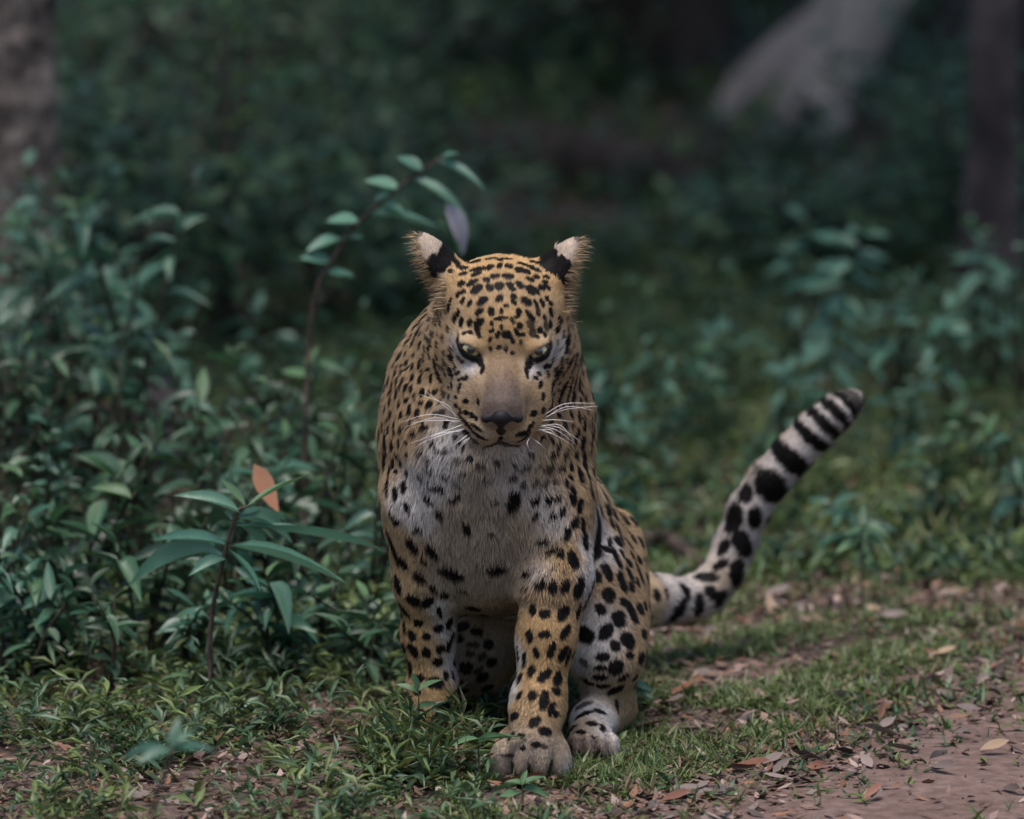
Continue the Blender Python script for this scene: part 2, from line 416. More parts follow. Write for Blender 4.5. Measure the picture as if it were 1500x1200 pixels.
# ---- dark rosettes and solid spots: place, half length, half width, tilt, strength
SPOTS = '''666.7 383.5 6 4 75;683 374 8 5 -30;706.5 370 9 4 -5;729.5 371 5 5 0;695 384.5 8 4.5 -25;718 380 8 2.5 0;677 392.5 5 4 -20;717 392 6 5 0;700.5 395 8 4 10;679 401.5 6 3 0;697.5 402.5 8 3.5 -20;660.5 398 4 2 10;725 405.5 7 4 0;712.5 410.5 4.5 4 60;691.5 415.5 8 4 -50;676 416 5 4 -60;718 422 6 5 60;698.5 424.5 9 6 -50;679 427.5 4 3 -45;671.5 432.5 5 2.5 -45;731.5 420 7 6 0;731.5 438 6.5 4 -60;706.5 442 8 5 -30;678 441 5 2.5 -70;688.5 445 6 2.5 -65;660 442 4 2.5 -50;732 390 5 4 90;731.5 382 4 2 70
748.5 372 9 3.5 20;767.5 377.5 8 4 35;741.5 380 5 2 20;784 385 7 3 60;794.5 387 6 4 50;803.5 394.5 4 4 0;768.5 388.5 9 3 33;745.5 390.5 6 4.5 0;765.5 397.5 11 5 20;784 395.5 6 3 50;785.5 406.5 5 3.5 30;800 406.5 5 2.5 15;744 405.5 9 4.5 8;776.5 410 6 3 40;761 418.5 6 4 70;746.5 417.5 4.5 3.5 40;750.5 423.5 5 4 60;776 426 9 4 58;783.5 425.5 8 3.5 65;798.5 414.5 4 2 0;792.5 422.5 5 4 50;800.5 421.5 5 3.5 0;752.5 435 4 3.5 0;771 442.5 8 5.5 30;784.5 445 6 1.5 65;794 444.5 6 3 60;800.5 438.5 4 2 50;806 445 4 2 65;752.5 444 5 2 50;741.5 449 4 2.5 0
657 452.5 5 3.5 -50;621 467 5 4 0;637.5 471.5 5 2.5 -75;647 475.5 5 3 -80;667 466 6 3 -60;671.5 459.5 5 3 -60;676 472 7 3 -70;688.5 474 6 3.5 -65;702.5 457.5 7 4 -30;720 456.5 7 4.5 80;629.5 482 4 2.5 -70;615.5 485.5 5 3 -40;658.5 483.5 5 2.5 -75;680 488.5 3 2.5 0;689 487 4 2.5 20;699 481 10 4 80;703 472 7 5 -45;701.5 492 5 2 60;733.5 466.5 10 2.5 -5;734.5 456 4 2.5 90;720.5 474 4 2.5 90;734.5 479.5 4 3 90;720.5 484.5 4 3 -30;729 491 6 3 -75;742 490.5 8 6 40;751 499 5 3 70;718.5 497.5 4 2.5 -60;633 501 8 3 88;650.5 497.5 5 2.5 -75;617 506 4 3 -60;642 507 5 2 75;623 514.5 4 2.5 70;629.5 516 7 2.5 70;642 524 5 2.5 70;637.5 534 7 2.5 60;616 533 5 3 70;628 541.5 3 2 0;662 525 4.5 3.5 45;674 524 3 2.5 0 .6;679 530 3.5 2.5 0 .6;653.5 518 4 2 70;654 532 5 1.5 60;652 543.5 6 2.5 55;661.5 546 6 2 50;670.5 547 4 3 0;682.5 554.5 4 3 0;675 556 3 2.5 0;644.5 553 9 2 42;617.5 556 5 3 70;633 554 6 3 80;730 509.5 4 3 -10;741 512 5 2.5 90;751 517 3 2.5 0;718.5 511 4 1.5 70
760 457 4.5 4 0;757.5 463.5 4.5 3 -20;777 463.5 11 3.5 47;751 470 5 1.5 65;761.5 478 4.5 4 40;756.5 487 7 2.5 60;765.5 490.5 3 2 0;763 502 4 2 65;777.5 476.5 8 5 55 .8;780.5 487 7 4.5 90 .9;790.5 484 5 3.5 80;797.5 466 5 2.5 75;800 478 7 4 60 .7;806 475.5 6 2.5 70;788 457.5 6 1.5 85;806.5 458.5 6 2.5 55;818.5 470 6 2.5 70;815 483.5 4.5 3 75;822.5 491 4.5 2.5 70;787 494 3 2 0;798 491 3 1.5 -70;828 508 7 5 60;830 493 7 3 60;803.5 536.5 3.5 3 0;797.5 537 3 2.5 -50;809 527 3 2.5 60;789 548 3 3 0;818.5 545 7 2.5 65;813 553 6 2 65;829 539 10 4 -75;820 529 4 2.5 70;836 528 4 2 70;842 531 8 3 70;846.5 556 6 2 80;784 554 3 3 0
620 574 5 3.5 -45;638.5 573.5 4.5 3.5 0;650.5 576 6 3 40 .7;618.5 589 4 3 0;631.5 591 6 4.5 90;613.5 604 5 4 -40;645 604.5 10 4 5 .85;662.5 565.5 4 2 70;673.5 568.5 4.5 2.5 -50;668 582 3 2 0;682.5 588 3.5 3.5 0;669 594.5 3 2 0;675 601.5 4 2 50;683.5 604.5 4 3 0;692 609 4 3 45;697.5 613 4 2 50;683.5 619 12 2.5 28;698 627 8 2 15;698 637 10 2 10;684 633 5 3 -20;694 644 6 2.5 20 .8;701 589 5 2 65;656 617 4 2.5 0;621 622 4 3 60;625 628 4 3 0;654 624.5 3 1.5 0;634 639 4 3 0;637.5 649 4 3 -40;643 658 3.5 4 0 .6;653.5 659 2.5 5 90 .6;670 639 3 3 0 .7;680 652 4 3 -50;675 647 4 2 -40;611.5 633.5 4 3 0;619.5 664.5 4 3 0
808 569.5 6 3.5 -60;821.5 573 8 2.5 80;826.5 566.5 5 1.5 75;834.5 565.5 6 3.5 60;839 582 6 5 70;817.5 585.5 5 2.5 85;829.5 582 4 1.5 70;795 581 5 3 -60;791 564 5 3 -50;807 593 5 3 -45;795 601 4 3 -45;781 606 5 4 -20;816.5 608 3.5 3 0;834.5 607 5 3 85;846.5 610 8 4 90;805.5 619 4.5 4 0;825 622.5 5 4 80;836 623 4 1.5 90;854.5 621 9 3 85;845 634 6 4 75;819 634 4 2.5 20;833 642 4 3 80;841.5 643.5 4 3.5 60;852.5 644 6 4 90;851 654 5 3.5 0;804.5 643 5 3 20;814 652 4.5 4 0;865 649 11 5 80;824.5 662 6 5.5 80;843 666 8 4 90;803.5 665 5 3.5 0;810.5 664 3 2.5 0;847 563 9 2.5 80;842 556 7 2 80;856 583 6 4 80;849 586 4 2 75;858 602 5 2.5 85;868 632 6 2.5 75;865 619 6 2.5 75;793 641 2.5 2 0;763 636 8 2 -15;774 629 8 2 -35;769 642 9 2 -30
609 481 5 2.5 -55;604 492 4 3 -60;596 503 6 3 -65;606.5 502.5 5 3 -50;596 518.5 3.5 3 -60;607.5 520.5 4.5 2.5 -70;586 522.5 7 4 -65;597.5 532 5 2.5 -75;606 537 4 3 -50;597.5 540 3 2.5 0;589.5 545 4.5 2.5 -75;581.5 544 5 2.5 80;577.5 537 4 2.5 -60;606 552.5 5.5 3.5 -80;591.5 557 5 3 -80;583.5 558.5 5 2 -80;570.5 557 8 3 -75;575.5 566.5 5 3 -70;596 568 5 4 80;604.5 569.5 5 4 -60;572 574.5 4 2.5 -75;582 577 6 2.5 85;597.5 585.5 5 4.5 0;573.5 587.5 5 3 80;586 592 5 3 85;561 590.5 8 3 -80
573.5 606 5 3 85;589.5 607.5 5 3.5 80;602 600.5 6 3.5 -50;566.5 598.5 5 2 85;556 612 5 3.5 -70;562 625 9 3.5 85;568 616 4 2 0;570 629 6 2.5 85;578.5 626.5 8 3 75;588.5 629.5 5.5 3.5 80;602.5 620 4 3 -40;608 634.5 4.5 4 0;557.5 637 8 3.5 -80;566 652 10 4 65;576 652.5 7 4 85;586 648 6 3 85;598 647.5 4.5 3.5 0;556 652 7 3 70;599 665.5 4.5 3.5 70;619.5 665.5 5 3 -20;564.5 676 9 5 75;576.5 678.5 8 3 85;582.5 668 4 3 0;588.5 677 6 2.5 85;571.5 693 8 3 75;581.5 690.5 5 2.5 0;598 693 6 3.5 80;592.5 713 7 5 60;580.5 722.5 7 5 60;569 713.5 8 3 65;631 672 5 3 80 .7;633 687 3 3 0 .5;620 695 4 3 0 .6;632 710 4 3 60;645 713 8 3 5;632 731 8 3.5 25;668.5 727 9 4 -35;674.5 672 8 3 -5 .6;690.5 670 4 4 0;704.5 680 7 4 -5 .7;728 675 5 4 70 .7;680 690 4 2.5 0 .6;712 701 5 3 0 .6;672 708 6 3 0 .7;654.5 694.5 4 3 0 .6
855 678 9 5 -65;835 682.5 6 3 -75;822.5 684 5 3 90;815 683 4 2.5 90;802.5 685.5 7 4 85 .8;796.5 682.5 4 4 0 .7;784.5 682.5 4.5 3 0 .7;849.5 697 8 4.5 -75;860 697 12 4 -70;835 698.5 4 3 0;826 706.5 7 3.5 70;812 702.5 5 3.5 0 .7;796 705 6 4 0 .7;781 704 5 4 0 .7;764.5 707 6 4 45 .8;750 696.5 5 4 0 .7;752 680 5 2.5 60 .8;770 680 5 3 0 .7;762 686.5 4 3 0 .6;774.5 665 4 3 0 .7;838 725 13 5 75;750 731 14 9 85;781 731 7 5 -30;802.5 730 7 4.5 -30;814.5 728 5 4 0;782.5 752 6 4 -30;822.5 749 7 5 -70;808 753 5 5 0;848.5 741 10 4 -65;881.5 713 5 3 20;866 725 4 5 0;886.5 730.5 9 3.5 45;877 742.5 6 4 25;893 722.5 6 3 55;906 722.5 7 4 65;899 729 3 2.5 0;908 746.5 6 4 65;883 696 4 3 0;896 701 5 4 60;888 681 7 3 50
599 744 8 4 50;647 750 9 4 55;575.5 758.5 8 3 85;582 762.5 4 3 0;612.5 774.5 7 3.5 15;577 802.5 13 5 -85;605.5 797.5 12 6.5 55;635 805 11 6.5 80;591 824 9 5.5 75;622.5 818.5 5 2.5 70;616 842.5 9 7.5 10;663 836 12 10 -20;582.5 856 13 6 65;636 858.5 8 4 60;650.5 869 7 6.5 0;680 864 8 5 10 .8;728 830.5 14 5.5 0;684.5 772 9 5.5 80;719 778.5 6 4.5 0 .7;570 784 8 3 85;724.5 733 5 3 0 .6
842 765.5 9 5 -65;829.5 781.5 10 5 -70;852.5 769 11 3 80;856 792 14 5 88;874 782.5 12 10 60;871 810.5 10 8 -60;873 758.5 11 5 45;894.5 766.5 8 4 75;905 752 9 5 80;906 782.5 8 4.5 -70;892.5 795 8 4 -60;888 805 7 4 0;903 818.5 11 5 -85;911 812 8 4 65;925 813.5 7 4 65;794 792 9 4 -15;806 806.5 9 4.5 -25;820 809.5 7 4 70;839 820 14 6.5 75;848 861.5 15 7 -80;827 858.5 10 6.5 -80;810 858.5 9 6 -75;794 857 8 6.5 0;774 838.5 5 4 0;772 861 5 3 0 .7;875.5 844 9 5 65;889.5 837.5 13 6 85;910.5 853 15 7 80;922 842.5 12 5.5 75;936 840 14 4 85;892 872 11 8.5 50;863.5 869.5 10 7 -30;920 797 7 3 0;915 742 10 3 70;915 773 8 3 80
606 880 10 7 60;625.5 882.5 10 6 -60;592 893 11 4.5 65;613.5 912 6.5 5.5 0;643.5 896 10 3 72;658 912 8 4.5 90;641.5 920 7 5.5 0;604 930.5 9 5 60;624.5 931.5 6 5 0;678 918 10 6 -15;693.5 890.5 11 6 10;662 933 6 2.5 80;644.5 950.5 6 6 0;656.5 946.5 6 4 70;604.5 952 10 6 70;624.5 955 8 5.5 85;600.5 976 13 5.5 85;593 920 10 3 75;613 993 9 5 0;652.5 989 7 3.5 90;663 990 6 2.5 90;692 945 9 4 0 .8;688 958 6 4 0 .8;706 962 6 5 0 .8;700 982 6 5 0 .8
781 893 8 4.5 70;798.5 900 8 6.5 0;824.5 898.5 12 6.5 -50;776 932 9 5 80;798 929 7.5 5.5 0;828 925 11 5 -45;807 953 12 5 -70;786 956 7.5 4 80;825 956.5 12 5 -55;768.5 966.5 10 3 -75;760 958.5 8 2.5 -80;778.5 984 9 5 -60;798 989 12 6 -40;816 994.5 11 6 -70;761.5 994.5 7 4 90;846 897 9 3.5 90;831 962.5 12 3 -80;814 880.5 4 3 0 .7;815 1013 6 5 0;780 1019 8 6 -70;798 1016 5 4 0;857 884 6 4 0;880 893 9 7 40;906.5 906.5 12 10 60;925 897 17 7 75;858 929.5 13 11 30;888 925.5 14 8 -55;919.5 938.5 11 10 20;901 945.5 9 6.5 60;882.5 962.5 10 5.5 -5;856 970.5 7 4 20 .7;880 978.5 10 3.5 -8;902 977.5 11 8.5 -40;922 960 6 4.5 0;878.5 992 9 4 -15;860 998.5 7 4 -20;902.5 1010.5 12 5 -15;912 993 6 4 0;884 1005 9 3.5 -20
797 1027 13 6 -75;807 1038.5 10 4.5 -60;761.5 1020 5 3.5 90;753 1049.5 7 6 0;783 1057.5 10 6 -55;798.5 1072 9 6.5 0;749.5 1078 5 3 0;764 1078 5 3 15;785 1091 6 4 0;796 1094 6 2.5 0 .7;813.5 1046 5 4 90;748 1107 6 2.5 0 .7;766.5 1096 4 3 0;833 1049.5 5 3 0;851 1049.5 10 4 -15;867 1060 8 4 15;878.5 1042 9 3 0;903 1035 8 4 60;834 1060 6 3 0;836 1069.5 7 3 0;850.5 1072 7 3 15;883 1067 5 4 30;868 1081 5 3 40;855 1032 11 5 -10 .8
960 873 8 6 80;992 897 11 11 0;975 870 8 4 70;1023 887 14 8 70;1003 867 11 6 40;1043 870 13 8 30;1055 878 12 7 -40;1033 847 16 7 10;1055 828 14 6 -35;1080 840 20 10 80;1060 803 13 7 -60;1087 797 20 12 60;1074 760 19 12 -55;1106 760 15 9 80;1092 723 12 10 -40;1130 715 25 19 50;1157 675 40 13 42;1189 644 36 8 42;1204 619 36 8 44;1222 601 36 7 46;1238 588 32 5 50;1250 582 20 6 55 .8'''
SPT = [tuple(float(x) for x in s.split()) for s in SPOTS.replace('\n', ';').split(';')]
SPT = [s if len(s) == 6 else s + (1.0,) for s in SPT]
# black eye rims, tear and mouth lines; shade between the toes painted in
SPT += [(685, 515, 23, 4, 31, 1.), (704, 529, 10, 4.5, 60, 1.), (707, 541, 7, 2.5, 85, 1.), (791, 518.5, 22, 4.2, -33, 1.), (774, 532, 10, 5, -60, 1.), (771, 545, 7, 2.5, -85, 1.), (733, 641, 4, 2, 90, 1.), (752, 1128, 14, 1.2, 86, .9), (778, 1132, 14, 1.2, 90, .9), (804, 1130, 14, 1.2, 94, .9), (846, 1112, 9, 1.2, 90, .9), (868, 1114, 9, 1.2, 90, .9), (722, 650, 12, 2, -25, .8), (745, 650, 12, 2, 25, .8)]
SPT = np.array(SPT)

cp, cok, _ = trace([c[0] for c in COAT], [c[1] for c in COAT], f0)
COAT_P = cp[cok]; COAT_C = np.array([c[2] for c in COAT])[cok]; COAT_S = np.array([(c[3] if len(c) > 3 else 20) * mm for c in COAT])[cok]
sp, sok, sdir = trace(SPT[:, 0], SPT[:, 1], f0)
sn = grad(sp, f0, .003)
SPOT = []
for i in np.nonzero(sok)[0]:
    u, v, a, b, ang, st = SPT[i]
    b = max(b + .5, 3.1); a = max(a + .4, 4.0); st = max(st, .85)
    n = sn[i]; c = abs(sdir[i] @ n)
    L = np.linalg.norm(sp[i] - CAM) / F_PX          # metres per photograph pixel here
    th = math.radians(ang)
    e1 = _r * math.cos(th) - _u * math.sin(th); e2 = -_r * math.sin(th) - _u * math.cos(th)
    def tang(e):
        dn = sdir[i] @ n
        if abs(dn) < .38: dn = -.38
        t = e - sdir[i] * (e @ n) / dn
        t = t - n * (t @ n)
        l = np.linalg.norm(t)
        return t / max(l, 1e-9) * min(max(l, 1.0), 1.3)
    t1 = tang(e1) * a * L * 1.1; t2 = tang(e2) * b * L * 1.1
    SPOT.append((sp[i], n, t1, t2, st))
# spots on the sides and back that the photograph does not show
cand = BV[rng.permutation(len(BV))[:9000]]
cn = grad(cand, sdf)
vis = ((norm(cand - CAM) * cn).sum(1) < -0.12) & ~((cand[:, 2] < .17) & (cand[:, 0] < -.03)) & ~((cand[:, 0] > .14) & (cand[:, 0] < .215) & (cand[:, 2] > .09) & (cand[:, 2] < .5))
hidden = cand[~vis]; hn = cn[~vis]
keep = []
fixed = np.array([s[0] for s in SPOT])
for q, n in zip(hidden, hn):
    if ((fixed - q) ** 2).sum(1).min() < .019 ** 2: continue
    if keep and (((np.array([k[0] for k in keep]) - q) ** 2).sum(1).min() < .026 ** 2): continue
    keep.append((q, n))
# fine freckles between the larger spots of the cheeks, temples and neck
fq = to_head(cand)
fr = (fq[:, 1] > -150) & (fq[:, 1] < 40) & (fq[:, 2] < 34) & (fq[:, 2] > -120) & (np.abs(fq[:, 0]) > np.where(fq[:, 2] < -28, 34, 42)) & (np.abs(fq[:, 0]) < 150) & vis
fr &= np.sqrt(((cand[:, None] - np.array([e[2] for e in EYES])[None]) ** 2).sum(-1)).min(1) > .034
fk = np.array([s[0] for s in SPOT])
for q, n in zip(cand[fr], cn[fr]):
    if ((fk - q) ** 2).sum(1).min() < .0105 ** 2: continue
    fk = np.vstack([fk, q])
    t = norm(np.cross(n, [1.0, 0, .2])); bb = np.cross(n, t); s_ = rng.uniform(.0026, .0040)
    SPOT.append((q, n, t * s_ * 1.5, bb * s_, .9))
for q, n in keep:
    t = norm(np.cross(n, [0.3, 0.2, 1.0])); b = np.cross(n, t)
    s = rng.uniform(.007, .011)
    SPOT.append((q, n, t * s * rng.uniform(1, 1.4), b * s, 1.0))

def noise3(p, f):
    return (np.sin(p[:, 0] * f + 1.3 * np.sin(p[:, 1] * f * 1.7)) + np.sin(p[:, 1] * f * 1.1 + 2.1 + 1.1 * np.sin(p[:, 2] * f * 1.3)) + np.sin(p[:, 2] * f * .9 + .7 + 1.2 * np.sin(p[:, 0] * f * 1.9))) / 3

def coat(p):
    """fur colour and spot darkness at surface points"""
    acc = np.full((len(p), 3), 0.02) * np.array(T); ws = np.full(len(p), .02)
    for q, c, s in zip(COAT_P, COAT_C, COAT_S):
        d2 = ((p - q) ** 2).sum(1)
        wgt = np.exp(-d2 / (2 * s * s))
        acc += wgt[:, None] * c; ws += wgt
    col = acc / ws[:, None]
    dark = np.zeros(len(p))
    wob = noise3(p, 420.) * .16
    order = np.argsort(p[:, 0]); px = p[order, 0]
    for q, n, t1, t2, st in SPOT:
        l1 = np.linalg.norm(t1); l2 = np.linalg.norm(t2); R = max(l1, l2) * 1.5 + .004
        i0, i1 = np.searchsorted(px, [q[0] - R, q[0] + R])
        ix = order[i0:i1]
        d = p[ix] - q
        m = ((d ** 2).sum(1) < (R * 1.3) ** 2)
        ix = ix[m]; d = d[m]
        if not len(ix): continue
        a = d @ t1 / l1 ** 2; b = d @ t2 / l2 ** 2
        r = np.sqrt(a * a + b * b) + wob[ix]
        k = np.clip((1.16 - r) / .30, 0, 1) * st
        dark[ix] = np.maximum(dark[ix], k)
    # backs of the ears: black with a pale tip
    q = to_head(p)
    for sg in (-1, 1):
        b, t = EAR[sg]
        ax = norm(t - b); nrm = norm(np.array([-sg * 0.80, 0.36, 0.30])); nrm = norm(nrm - ax * (nrm @ ax))
        r = q - (b + t) / 2
        a = r @ ax; h = r @ nrm
        e = (np.linalg.norm(r, axis=1) < 60) & (h > -7) & (q[:, 2] > 30)
        wv = noise3(p, 260.) * 4
        blk = e & (a < 5 + wv) & (a > -25 + wv)
        tip = e & (a >= 5 + wv)
        dark[blk] = np.maximum(dark[blk], np.clip((5 + wv[blk] - a[blk]) / 4, 0, 1))
        col[tip] = (.44, .36, .29); dark[tip] = np.where(a[tip] > 33, .75, 0)
    return col, dark

DARK = np.array([.0075, .0065, .0065])
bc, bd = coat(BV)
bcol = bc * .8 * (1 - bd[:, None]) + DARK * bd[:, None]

m_skin, t_, out = new_mat('leopard_skin')
at = t_.nodes.new('ShaderNodeAttribute'); at.attribute_name = 'Col'
pb = t_.nodes.new('ShaderNodeBsdfPrincipled'); pb.inputs['Roughness'].default_value = .75
pb.inputs['Specular IOR Level'].default_value = .15
t_.links.new(at.outputs['Color'], pb.inputs['Base Color']); t_.links.new(pb.outputs[0], out.inputs[0])

m_fur, t_, out = new_mat('leopard_fur')
at = t_.nodes.new('ShaderNodeAttribute'); at.attribute_name = 'Col'
pb = t_.nodes.new('ShaderNodeBsdfPrincipled'); pb.inputs['Roughness'].default_value = .55
pb.inputs['Specular IOR Level'].default_value = .08
tr = t_.nodes.new('ShaderNodeBsdfTranslucent'); mx = t_.nodes.new('ShaderNodeMixShader'); mx.inputs[0].default_value = .22
t_.links.new(at.outputs['Color'], pb.inputs['Base Color']); t_.links.new(at.outputs['Color'], tr.inputs[0])
t_.links.new(pb.outputs[0], mx.inputs[1]); t_.links.new(tr.outputs[0], mx.inputs[2]); t_.links.new(mx.outputs[0], out.inputs[0])

leo_base = np.array([0.03, 0.25, 0.0])
leopard = empty('leopard', leo_base, 'spotted leopard sitting upright with bowed head and raised ringed tail', 'leopard')
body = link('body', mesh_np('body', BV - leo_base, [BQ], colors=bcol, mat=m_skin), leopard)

# ---- fur strands
tailpts = spline([t[0] for t in TAIL], 60); tailtan = norm(np.gradient(tailpts, axis=0))
nose_tip = H(0, 112, -44)
eyec = np.array([e[2] for e in EYES])

def fur_field(p, n):
    """growth direction, length, lean for each root"""
    N = len(p)
    q = (p - HO) @ HM / mm
    hd = sd_head(p); bdv = sd_body(p)
    head = np.clip((bdv - hd) / .03 + .5, 0, 1)
    dirb = np.stack([np.clip(p[:, 0] * 1.2, -.3, .3) * 0, np.full(N, .25), np.full(N, -1.0)], 1)
    dt = np.full(N, 9.); ti = np.zeros(N, int)
    for i in range(0, 60, 2):
        dd = ((p - tailpts[i]) ** 2).sum(1)
        mcl = dd < dt; dt[mcl] = dd[mcl]; ti[mcl] = i
    tail = (np.sqrt(dt) < .05) & (p[:, 0] > .185)
    dirb[tail] = tailtan[ti[tail]]
    dirh = p - nose_tip
    dirh = norm(dirh) + np.array([0, 0, -.15])
    d = norm(dirh) * head[:, None] + norm(dirb) * (1 - head[:, None])
    rnd = rng.normal(size=(N, 3)) * .17 + .30 * np.stack([noise3(p + .37 * i_, 150.) + .7 * noise3(p - .21 * i_, 330.) for i_ in range(3)], 1)
    d = norm(d + rnd)
    L = np.full(N, 13.)
    z = p[:, 2]
    L = np.where(z < .30, 9.5, L)
    chest = (np.abs(p[:, 0] + .035) < .11) & (z > .27) & (z < .52) & (p[:, 1] < .17)
    L = np.where(chest, 21., L)
    L = np.where(z < .1, 6.5, L)
    L = np.where(tail, 12., L)
    # face: short on the bridge and brow, longer on the cheeks
    Lh = 7 + 9 * np.clip((-q[:, 1] - 20) / 60, 0, 1) * np.clip(-q[:, 2] / 40, 0, 1)
    Lh = np.where((q[:, 1] > 0) & (np.abs(q[:, 0]) < 36), 4.0, Lh)
    Lh = np.where((np.abs(q[:, 0]) > 70) & (q[:, 2] > -35), 13., Lh)
    ear = (q[:, 2] > 36) & (np.abs(q[:, 0]) > 72)
    Lh = np.where(ear, 5.0, Lh)
    L = L * (1 - head) + Lh * head
    lean = np.full(N, .36)
    lean = np.where(chest & (head < .5), .50, lean)
    lean = lean * (1 + .35 * noise3(p, 120.))
    # tufts out of the ear opening
    s = np.sign(q[:, 0])
    side = (n @ HM)[:, 0] * s
    tuft = (head > .5) & ((ear & (side > .25) & (np.abs(q[:, 0]) > 84) & (rng.random(N) < .6)) | ((np.abs(q[:, 0]) > 92) & (q[:, 2] > 0) & (q[:, 2] <= 36) & (q[:, 1] < -45) & (rng.random(N) < .22)))
    low = tuft & ~ear
    L = np.where(tuft, np.where(low, rng.uniform(8, 17, N), rng.uniform(11, 24, N)), L)
    out_ = norm(s[:, None] * h_x * 1.0 + h_u * .25 + h_f * .25 + rng.normal(size=(N, 3)) * .25)
    d = np.where(tuft[:, None], out_, d)
    lean = np.where(tuft, .9, lean)
    de = np.sqrt(((p[:, None, :] - eyec[None]) ** 2).sum(-1)).min(1)
    L = L * np.clip((de - .014) / .02, .22, 1)
    return d, L * mm, lean, tuft, head

def make_fur(nstr):
    tri = np.concatenate([BQ[:, [0, 1, 2]], BQ[:, [0, 2, 3]]])
    A, B, C = BV[tri[:, 0]], BV[tri[:, 1]], BV[tri[:, 2]]
    fn = np.cross(B - A, C - A); area = np.linalg.norm(fn, axis=1) * .5
    fn = norm(fn); ctr = (A + B + C) / 3
    facing = -(norm(ctr - CAM) * fn).sum(1)
    dens = np.where(facing > -.25, 1.0, .22)
    qc = (ctr - HO) @ HM / mm
    headish = (qc[:, 1] > -130) & (np.abs(qc[:, 0]) < 125) & (qc[:, 2] > -105)
    dens = np.where(headish, dens * 1.9, dens)
    dens = np.where(ctr[:, 2] < .004, 0, dens)
    pr = area * dens; pr /= pr.sum()
    k = rng.choice(len(tri), nstr, p=pr)
    r1 = np.sqrt(rng.random(nstr)); r2 = rng.random(nstr)
    w0, w1, w2 = 1 - r1, r1 * (1 - r2), r1 * r2
    p = A[k] * w0[:, None] + B[k] * w1[:, None] + C[k] * w2[:, None]
    n = norm(BN[tri[k, 0]] * w0[:, None] + BN[tri[k, 1]] * w1[:, None] + BN[tri[k, 2]] * w2[:, None])
    # none on the nose pad or inside the eyes
    ok = np.ones(nstr, bool)
    for (c, R, hc, ax) in EYES: ok &= sd_ell(p, hc, np.array(ax) * 1.12, R) > 0
    ok &= nose_sdf(p) > .0015
    p, n = p[ok], n[ok]; N = len(p)
    d, L, lean, tuft, head = fur_field(p, n)
    L = L * rng.uniform(.65, 1.2, N)
    t = norm(d - n * (d * n).sum(1)[:, None])
    t = np.where(tuft[:, None], norm(d), t)
    e0 = norm(t + n * (lean * 1.25)[:, None])
    e1 = norm(t + n * (lean * .55)[:, None] + np.array([0, 0, -.12]))
    mid = p + e0 * (L * .5)[:, None]; tip = mid + e1 * (L * .5)[:, None]
    look = p + (tip - p) * np.where(tuft, 0, .5)[:, None]
    look = look - n * ((look - p) * n).sum(1)[:, None]
    col, dk = coat(look)
    col = np.where(tuft[:, None], np.array([.48, .35, .215]) * rng.uniform(.5, 1.2, (N, 1)), col)
    dk = np.where(tuft, 0, dk)
    c = col * (1 - dk[:, None]) + DARK * dk[:, None]
    c = c * rng.uniform(.62, 1.30, (N, 1)) * (1 + .16 * noise3(look, 160.) + .10 * noise3(look, 55.))[:, None]
    wd = np.where(head > .5, .00046, .00062) * rng.uniform(.8, 1.25, N)
    wd = np.where(tuft, .00038, wd)
    sdv = norm(np.cross(e0, n) + rng.normal(size=(N, 3)) * .12)
    base = p - n * .0012
    V = np.empty((N, 5, 3))
    V[:, 0] = base - sdv * wd[:, None]; V[:, 1] = base + sdv * wd[:, None]
    V[:, 2] = mid - sdv * (wd * .85)[:, None]; V[:, 3] = mid + sdv * (wd * .85)[:, None]
    V[:, 4] = tip
    NM = np.empty((N, 5, 3))
    na = norm(n + .45 * norm(n - e0 * (n * e0).sum(1)[:, None]))
    nb = norm(n + .45 * norm(n - e1 * (n * e1).sum(1)[:, None]))
    NM[:, :2] = na[:, None]; NM[:, 2:4] = nb[:, None]; NM[:, 4] = nb
    CC = np.empty((N, 5, 3))
    CC[:, :2] = (c * .82)[:, None]; CC[:, 2:4] = c[:, None]; CC[:, 4] = c * 1.08
    b = np.arange(N)[:, None] * 5
    Fq = b + np.array([[0, 1, 3, 2]]); Ft = b + np.array([[2, 3, 4]])
    return V.reshape(-1, 3), [Fq, Ft], CC.reshape(-1, 3), NM.reshape(-1, 3)

# ---- nose pad
npx, nok, _ = trace([711, 760, 734, 734, 721, 748], [615, 615, 633, 613, 621, 621], sdf)
npt = npx - h_f * .0035
def nose_sdf(p):
    d = sd_cap(p, npt[0], npt[3], .0055, .0075)
    d = smin(d, sd_cap(p, npt[1], npt[3], .0055, .0075), .005)
    d = smin(d, sd_cap(p, npt[3], npt[2], .0115, .0062), .006)
    d = smin(d, sd_cap(p, npt[0], npt[2], .0045, .004), .006)
    d = smin(d, sd_cap(p, npt[1], npt[2], .0045, .004), .006)
    for s in (4, 5):
        d = smax(d, -np.maximum(sd_ell(p, npt[s] + h_f * .007 - h_u * .003, (.0055, .006, .0036)), -1), .002)
    return d
c0 = npt.mean(0)
NV, NQ = surface_nets(nose_sdf, c0 - .05, c0 + .05, .0012, band=.012)
m_nose, t_, out = new_mat('nose_leather')
pb = t_.nodes.new('ShaderNodeBsdfPrincipled'); pb.inputs['Base Color'].default_value = (.007, .006, .007, 1); pb.inputs['Specular IOR Level'].default_value = .25; pb.inputs['Roughness'].default_value = .55
nz = t_.nodes.new('ShaderNodeTexNoise'); nz.inputs['Scale'].default_value = 900; bp = t_.nodes.new('ShaderNodeBump'); bp.inputs['Strength'].default_value = .35; bp.inputs['Distance'].default_value = .001
t_.links.new(nz.outputs[0], bp.inputs['Height']); t_.links.new(bp.outputs[0], pb.inputs['Normal']); t_.links.new(pb.outputs[0], out.inputs[0])
